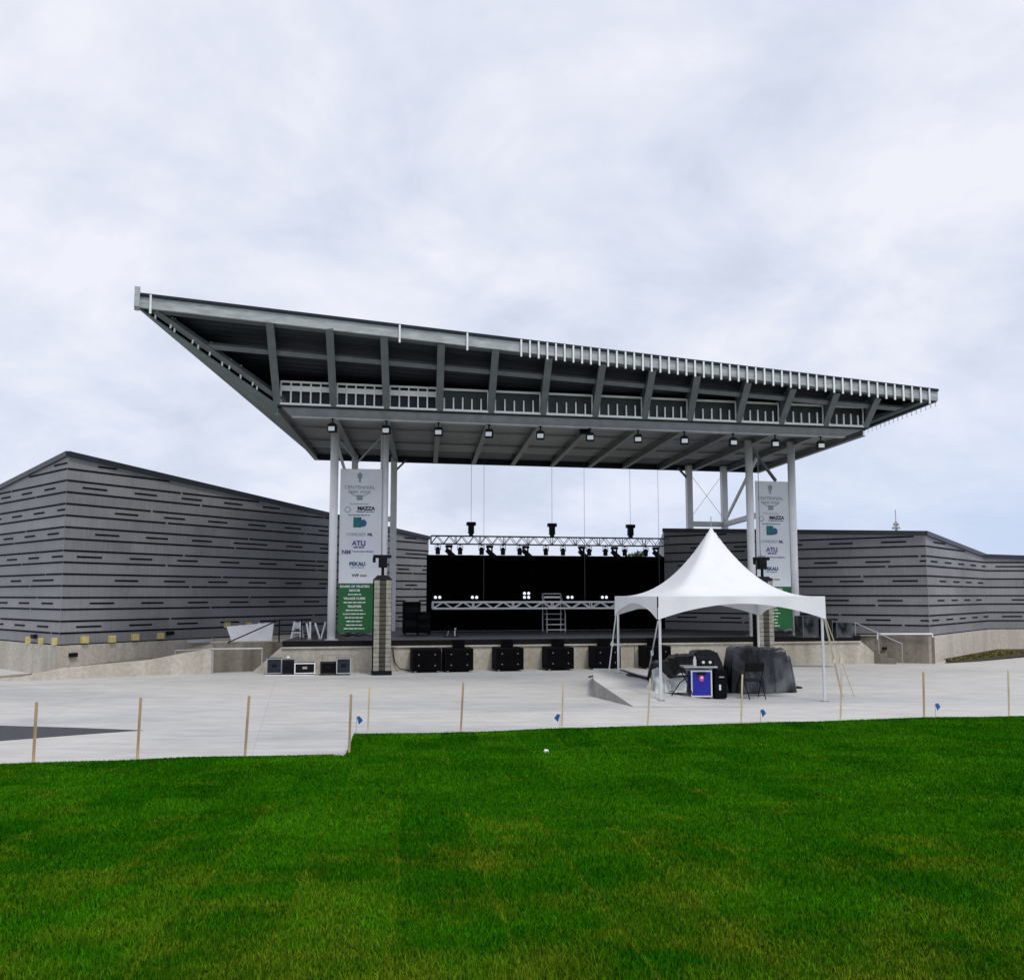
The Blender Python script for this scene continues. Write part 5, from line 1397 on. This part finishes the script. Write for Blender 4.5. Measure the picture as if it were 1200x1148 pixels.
# mixer shelf and gear on top
mb = MB(); mb.box((-0.02, 0.24, 0.03 + h + 0.075), (0.80, 0.56, 0.03)); mb.bar((-0.2, 0.2, 0.03 + h + 0.001), (-0.2, 0.2, 0.03 + h + 0.061), 0.3, 0.03); mb.bar((0.2, 0.2, 0.03 + h + 0.001), (0.2, 0.2, 0.03 + h + 0.061), 0.2, 0.03)
pp = r.location.copy()
for v in mb.v: v += pp
tag(mb.build('shelf_board', M['flange']), 'grey shelf board laid across the blue road case', 'board')
zt = pp.z + 0.03 + h + 0.092
m2 = thing('mixing_unit', V((pp.x + 0.14, pp.y + 0.22, zt)), 'small black mixing unit with two pale dials on the shelf board', 'mixer')
mb = MB(); mb.hexa([V((-0.2, -0.13, 0)), V((0.2, -0.13, 0)), V((0.2, 0.13, 0)), V((-0.2, 0.13, 0))], [V((-0.2, -0.10, 0.16)), V((0.2, -0.10, 0.16)), V((0.2, 0.13, 0.22)), V((-0.2, 0.13, 0.22))]); mb.build('body', M['black'], m2, local=True, bevel=0.008)
for sx in (-0.07, 0.09): mb = MB(); mb.tube((sx, -0.115, 0.09), (sx, -0.14, 0.09), 0.035, 14); mb.build('dial', M['lens'], m2, local=True)
b = thing('bottle', V((pp.x - 0.13, pp.y + 0.12, zt)), 'white plastic bottle beside the black mixing unit', 'bottle')
mb = MB(); mb.tube((0, 0, 0), (0, 0, 0.15), 0.04, 14); mb.tube((0, 0, 0.15), (0, 0, 0.19), 0.04, 14, r2=0.018); mb.build('body', M['white_panel'], b, local=True)
mb = MB(); mb.tube((0, 0, 0.191), (0, 0, 0.225), 0.022, 12); mb.build('cap', M['white_steel'], b, local=True)

# black trunk right of the case
p = atZ(845, 818.5, 0.02); r = thing('black_trunk', V((p.x, p.y, gz(p.x, p.y))), 'tall black trunk with white tag right of the blue road case', 'trunk', None, 0.03)
mb = MB(); mb.box((0, 0.25, 0.36), (0.30, 0.5, 0.66)); mb.build('body', M['black_cab'], r, local=True, bevel=0.02)
mb = MB(); mb.box((-0.02, -0.008, 0.28), (0.045, 0.012, 0.13)); mb.build('tag', M['white_panel'], r, local=True)
mb = MB(); mb.box((0.02, -0.012, 0.52), (0.12, 0.02, 0.03)); mb.build('handle', M['steel_grey'], r, local=True)
for sx in (-1, 1): mb = MB(); mb.tube((sx * 0.1 - 0.015, 0.06, 0.02), (sx * 0.1 + 0.015, 0.06, 0.02), 0.02, 10); mb.build('caster', M['black'], r, local=True)

# folding chairs
ch = thing('folding_chair', (0, 0, 0), 'x', 'chair', 'black folding chairs under the tent')
for sx in (-1, 1):
    x_ = 0.22 * sx
    mb = MB(); mb.path([(x_, -0.26, 0.012), (x_, -0.06, 0.40), (x_, 0.12, 0.72), (x_, 0.15, 0.86)], 0.013, 8); mb.build('leg', M['black'], ch, local=True, smooth=True)
    mb = MB(); mb.path([(x_ * 0.9, 0.28, 0.012), (x_ * 0.9, 0.06, 0.30), (x_ * 0.9, -0.16, 0.44)], 0.013, 8); mb.build('leg', M['black'], ch, local=True, smooth=True)
mb = MB(); mb.hexa([V((-0.19, -0.22, 0.435)), V((0.19, -0.22, 0.435)), V((0.2, 0.16, 0.42)), V((-0.2, 0.16, 0.42))], [V((-0.19, -0.22, 0.465)), V((0.19, -0.22, 0.465)), V((0.2, 0.16, 0.45)), V((-0.2, 0.16, 0.45))]); mb.build('seat', M['black'], ch, local=True, bevel=0.01)
mb = MB(); mb.hexa([V((-0.21, 0.10, 0.64)), V((0.21, 0.10, 0.64)), V((0.21, 0.125, 0.64)), V((-0.21, 0.125, 0.64))], [V((-0.21, 0.15, 0.85)), V((0.21, 0.15, 0.85)), V((0.21, 0.175, 0.85)), V((-0.21, 0.175, 0.85))]); mb.build('backrest', M['black'], ch, local=True, bevel=0.008)
for y_, z_, k_ in ((-0.21, 0.10, 1.0), (0.215, 0.10, 0.9)): mb = MB(); mb.tube((-0.22 * k_, y_, z_), (0.22 * k_, y_, z_), 0.01, 8); mb.build('stretcher', M['black'], ch, local=True)
p = atZ(886, 819, 0.02); place(ch, True, V((p.x, p.y + 0.25, gz(p.x, p.y))), 'black folding chair standing before the wide grey tarpaulin', math.pi + 0.12)
p = atZ(797, 820, 0.02); place(ch, False, V((p.x, p.y + 0.2, gz(p.x, p.y + 0.2))), 'black folding chair turned sideways left of the blue case', math.pi / 2 + 0.3)
# flat plate
p = atZ(925, 806, 0.0); mb = MB(); mb.box((p.x, p.y, 0.025), (0.55, 0.4, 0.04), 0.2); tag(mb.build('cable_ramp', M['black'], bevel=0.012), 'flat black plate on the plaza right of the grey tarpaulin', 'plate')
# cables
mb = MB()
pts = [(690, 788), (700, 788.5), (712, 790), (722, 793), (732, 795), (742, 796), (752, 799), (760, 798), (768, 797), (775, 800)]
mb.path([(lambda q: V((q.x, q.y, max(gz(q.x, q.y), 0) + 0.02)))(atY(px, 790, Y)) for (px, _), Y in zip(pts, [29.8, 29.3, 28.8, 28.2, 27.3, 26.6, 26.0, 25.6, 25.4, 25.2])], 0.022, 8)
tag(mb.build('power_cable', M['cable'], smooth=True), 'black cable snaking from the subwoofers to the tent', 'cable')
mb = MB(); c = atY(748, 800, 25.7)
mb.path([V((c.x + (0.30 + 0.04 * math.sin(i)) * math.cos(i * 0.5), c.y + 0.28 * math.sin(i * 0.5), 0)) + Z * (gz(c.x + 0.3 * math.cos(i * 0.5), c.y + 0.28 * math.sin(i * 0.5)) + 0.02 + 0.001 * i) for i in range(22)], 0.018, 6)
tag(mb.build('coiled_cable', M['cable'], smooth=True), 'loose coil of black cable beside the tarpaulins', 'cable')
mb = MB(); p = on_u(462, fl0 + NF * 0.05)
mb.path([p + Z * 0.80, p + U * 0.02 + Z * 0.55, p + U * 0.06 + Z * 0.30, p + U * 0.22 + Z * 0.09 + NF * 0.05, p + U * 0.55 + Z * 0.03 + NF * 0.1], 0.02, 6)
tag(mb.build('hanging_cable', M['cable'], smooth=True), 'black cable drooping down the stage wall beside the speaker column', 'cable')

# ------------------------------------------------------------------ stakes, flags, litter on the lawn edge
st_list = [(43, 822, 39, 893, 'wood', 'leftmost wooden stake, standing before the asphalt wedge'), (165, 817, 161, 888, 'wood', 'wooden stake at the pointed tip of the asphalt wedge'),
           (292, 815, 287, 886, 'wood', 'wooden stake halfway between asphalt tip and lawn corner'), (411.5, 813, 409, 883, 'wood', 'wooden stake at the stepped corner of the lawn'),
           (433, 804, 431, 859, 'pale_wood', 'thin pale stake just right of the lawn corner'), (543, 799, 540, 857, 'wood', 'dark wooden stake below the left subwoofers'),
           (660, 796, 658.5, 853, 'pale_wood', 'pale stake between the dark stake and the concrete ramp'), (762, 795, 759, 850, 'pale_wood', 'pale stake in front of the crumpled bag'),
           (870, 790, 868.5, 847, 'pale_wood', 'pale stake in front of the folding chair'), (986.5, 782, 985, 843, 'pale_wood', 'pale stake beside the right tent straps'),
           (1082, 787, 1083, 839, 'wood', 'dark wooden stake beside the rightmost blue flag'), (1181.5, 785, 1182.5, 838, 'pale_wood', 'pale stake nearest the right edge of the lawn')]
for (tx, ty, bx, by, mt, lab) in st_list:
    p = atZ(bx, by, 0.05); q = atY(tx, ty, p.y + 0.02)
    mb = MB(); w = 0.036 if mt == 'wood' else 0.030
    d = (q - p).normalized(); p2 = p - d * 0.1
    mb.bar(p2, q, w, w * 0.8); a = q + d * 0.03
    tag(mb.build('wooden_stake', M[mt], bevel=0.003), lab, 'stake', 'wooden stakes along the lawn edge')
for i, (px, py, lab) in enumerate([(417, 862, 'blue marker flag beside the stepped lawn corner'), (656, 853, 'blue marker flag beside the pale stake left of the ramp'), (891, 847, 'blue marker flag near the stake before the folding chair'), (1096, 839, 'blue marker flag furthest right on the lawn edge')]):
    p = atZ(px, py, 0.05); r = thing('marker_flag', p, lab, 'marker flag', 'blue marker flags along the lawn edge')
    hh = 0.24 if i else 0.32
    mb = MB(); mb.tube((0, 0, 0), (0.01, 0, hh), 0.004, 6); mb.build('wire', M['wire'], r, local=True)
    mb = MB(); s_ = -1 if i == 1 else 1
    mb.slab([V((0.008, 0, hh)), V((0.008 + 0.05 * s_, -0.03, hh + 0.02)), V((0.008 + 0.11 * s_, 0.01, hh - 0.06)), V((0.008 + 0.04 * s_, 0.0, hh - 0.13))], (0, 0.004, 0)); mb.build('flag', M['blue_flag'], r, local=True)
p = atZ(640, 882, 0.10); mb = MB()
mb.hexa([p + V((-0.05, -0.02, 0)), p + V((0.04, -0.03, 0)), p + V((0.05, 0.03, 0)), p + V((-0.03, 0.035, 0))], [p + V((-0.03, -0.01, 0.045)), p + V((0.03, -0.02, 0.03)), p + V((0.03, 0.02, 0.05)), p + V((-0.02, 0.02, 0.055))])
tag(mb.build('litter', M['white_panel']), 'scrap of white paper lying on the grass', 'litter')

# ------------------------------------------------------------------ far things
p = atY(1051, 640, 330)
r = thing('radio_mast', V((p.x, p.y, 0)), 'distant slender radio mast above the right building', 'radio mast')
ztop = atY(1051, 597, 330).z
mb = MB()
for k in range(3):
    a_ = 2 * math.pi * k / 3; mb.tube((1.6 * math.cos(a_), 1.6 * math.sin(a_), 0), (0.25 * math.cos(a_), 0.25 * math.sin(a_), ztop - 4), 0.16, 6)
    for j in range(14):
        z0, z1 = (ztop - 4) * j / 14, (ztop - 4) * (j + 1) / 14; rr0 = 1.6 - 1.35 * j / 14; rr1 = 1.6 - 1.35 * (j + 1) / 14; b2_ = a_ + 2 * math.pi / 3
        mb.tube((rr0 * math.cos(a_), rr0 * math.sin(a_), z0), (rr1 * math.cos(b2_), rr1 * math.sin(b2_), z1), 0.09, 5)
mb.build('lattice', M['flange'], r, local=True)  # pale grey puts the distance haze into the mast's colour
mb = MB(); mb.tube((0, 0, ztop - 4), (0, 0, ztop), 0.14, 6); mb.build('spire', M['flange'], r, local=True)
for z_, w_ in ((ztop - 5.0, 0.8), (ztop - 6.2, 1.2)):
    mb = MB(); mb.tube((0, 0, z_), (0, 0, z_ + 0.3), w_ * 0.6, 10)
    for k in range(6): a_ = math.pi * k / 3; mb.box((w_ * math.cos(a_), w_ * math.sin(a_), z_), (0.25, 0.25, 0.8), a_)
    for k in range(6): a_ = math.pi * k / 3; mb.tube((0, 0, z_), (w_ * math.cos(a_), w_ * math.sin(a_), z_), 0.08, 5)
    mb.build('antenna_ring', M['flange'], r, local=True)

def tree(loc, h, rad, n_leaf, label, seed, leaf=0.16):
    rr = random.Random(seed)
    r = thing('broadleaf_tree', V(loc), label, 'tree')
    mb = MB(); mb.tube((0, 0, -0.02), (0.05, 0, h * 0.45), 0.14, 10, r2=0.08)
    for k in range(6):
        a_ = rr.uniform(0, 6.28); mb.tube((0.04, 0, h * (0.35 + 0.03 * k)), (rad * 0.7 * math.cos(a_), rad * 0.7 * math.sin(a_), h * (0.55 + 0.06 * k)), 0.05, 6, r2=0.015)
    mb.build('trunk', M['bark'], r, local=True)
    blobs = [(V((rr.gauss(0, rad * 0.45), rr.gauss(0, rad * 0.45), h * rr.uniform(0.5, 0.88))), rad * rr.uniform(0.28, 0.5)) for _ in range(14)] + [(V((0, 0, h - rad * 0.35)), rad * 0.35)]
    mb = MB()
    for _ in range(n_leaf):
        c, br = rr.choice(blobs); d = V((rr.gauss(0, 1), rr.gauss(0, 1), rr.gauss(0, 1))).normalized() * br * rr.uniform(0.5, 1.05) ** 0.6
        p = c + d; a = V((rr.gauss(0, 1), rr.gauss(0, 1), rr.gauss(0, 1))).normalized() * leaf * rr.uniform(0.5, 1.1); b = V((rr.gauss(0, 1), rr.gauss(0, 1), rr.gauss(0, 1))).normalized() * leaf * 0.6
        mb.add([p - a, p + b, p + a, p - b], [[0, 1, 2, 3]])
    mb.build('crown', M['leaf'], r, local=True)
p = atY(750, 700, 66); tree((p.x, p.y, 0), 2.45 + 51 * 66 / F, 1.5, 2600, 'small green tree peeping over the black backdrop', 4)

# ------------------------------------------------------------------ sky, sun, camera
w = bpy.data.worlds.new('World'); S.world = w; w.use_nodes = True
nt = w.node_tree; N, L = nt.nodes.new, nt.links.new
bg = nt.nodes['Background']; bg.inputs['Strength'].default_value = 0.1
SUN_EL, SUN_AZ = math.radians(58), math.radians(150)     # azimuth measured from +Y towards +X: behind the viewer's right shoulder
sky = N('ShaderNodeTexSky'); sky.sky_type = 'NISHITA'; sky.sun_disc = False; sky.sun_elevation = SUN_EL; sky.sun_rotation = SUN_AZ
tc = N('ShaderNodeTexCoord')
sx = N('ShaderNodeSeparateXYZ'); L(tc.outputs['Generated'], sx.inputs[0])
mz = N('ShaderNodeMath'); mz.operation = 'MAXIMUM'; L(sx.outputs['Z'], mz.inputs[0]); mz.inputs[1].default_value = 0.0
az = N('ShaderNodeMath'); az.operation = 'ADD'; L(mz.outputs[0], az.inputs[0]); az.inputs[1].default_value = 0.40
def div(a):
    d = N('ShaderNodeMath'); d.operation = 'DIVIDE'; L(sx.outputs[a], d.inputs[0]); L(az.outputs[0], d.inputs[1]); return d
cx_ = N('ShaderNodeCombineXYZ'); L(div('X').outputs[0], cx_.inputs[0]); L(div('Y').outputs[0], cx_.inputs[1])
n1 = N('ShaderNodeTexNoise'); n1.inputs['Scale'].default_value = 2.9; n1.inputs['Detail'].default_value = 10; n1.inputs['Roughness'].default_value = 0.575; n1.inputs['Distortion'].default_value = 0.25
L(cx_.outputs[0], n1.inputs['Vector'])
rp = N('ShaderNodeValToRGB'); e = rp.color_ramp.elements
e[0].position = 0.34; e[0].color = (0.575, 0.625, 0.735, 1)
e[1].position = 0.62; e[1].color = (0.81, 0.82, 0.895, 1)
k = e.new(0.47); k.color = (0.675, 0.715, 0.83, 1)
L(n1.outputs['Fac'], rp.inputs['Fac'])
# bluer clear band low on the right
mra = N('ShaderNodeMapRange'); mra.inputs['From Min'].default_value = 0.0; mra.inputs['From Max'].default_value = 0.22; mra.inputs['To Min'].default_value = 1.0; mra.inputs['To Max'].default_value = 0.0
L(sx.outputs['Z'], mra.inputs['Value'])
mrb = N('ShaderNodeMapRange'); mrb.inputs['From Min'].default_value = -0.1; mrb.inputs['From Max'].default_value = 0.55; mrb.inputs['To Min'].default_value = 0.15; mrb.inputs['To Max'].default_value = 0.95
L(sx.outputs['X'], mrb.inputs['Value'])
mm = N('ShaderNodeMath'); mm.operation = 'MULTIPLY'; L(mra.outputs[0], mm.inputs[0]); L(mrb.outputs[0], mm.inputs[1])
mxb = N('ShaderNodeMix'); mxb.data_type = 'RGBA'; L(mm.outputs[0], mxb.inputs[0]); L(rp.outputs['Color'], mxb.inputs[6]); mxb.inputs[7].default_value = (0.46, 0.58, 0.83, 1)
sc = N('ShaderNodeVectorMath'); sc.operation = 'SCALE'; sc.inputs['Scale'].default_value = 9.4; L(mxb.outputs[2], sc.inputs[0])
mxs = N('ShaderNodeMix'); mxs.data_type = 'RGBA'; mxs.inputs[0].default_value = 0.94
L(sky.outputs['Color'], mxs.inputs[6]); L(sc.outputs[0], mxs.inputs[7])
L(mxs.outputs[2], bg.inputs['Color'])

sd = bpy.data.lights.new('sun', 'SUN'); sd.energy = 1.5; sd.angle = math.radians(14); sd.color = (1, 0.97, 0.92)
so = bpy.data.objects.new('sun', sd); COL.objects.link(so)
dirv = V((math.sin(SUN_AZ) * math.cos(SUN_EL), math.cos(SUN_AZ) * math.cos(SUN_EL), math.sin(SUN_EL)))
so.rotation_euler = dirv.to_track_quat('Z', 'Y').to_euler(); so.location = (0, -20, 40)

cam = bpy.data.cameras.new('camera'); co = bpy.data.objects.new('camera', cam); COL.objects.link(co)
cam.sensor_width = 36; cam.sensor_fit = 'HORIZONTAL'; cam.lens = 36 * F / 1200.0
cam.clip_start = 0.1; cam.clip_end = 9000
co.location = EYE; co.rotation_euler = (math.pi / 2 + TH, 0, 0)
S.camera = co
S.view_settings.view_transform = 'Standard'; S.view_settings.look = 'None'; S.view_settings.gamma = 1; S.view_settings.use_curve_mapping = False
S.view_settings.exposure = 0.25
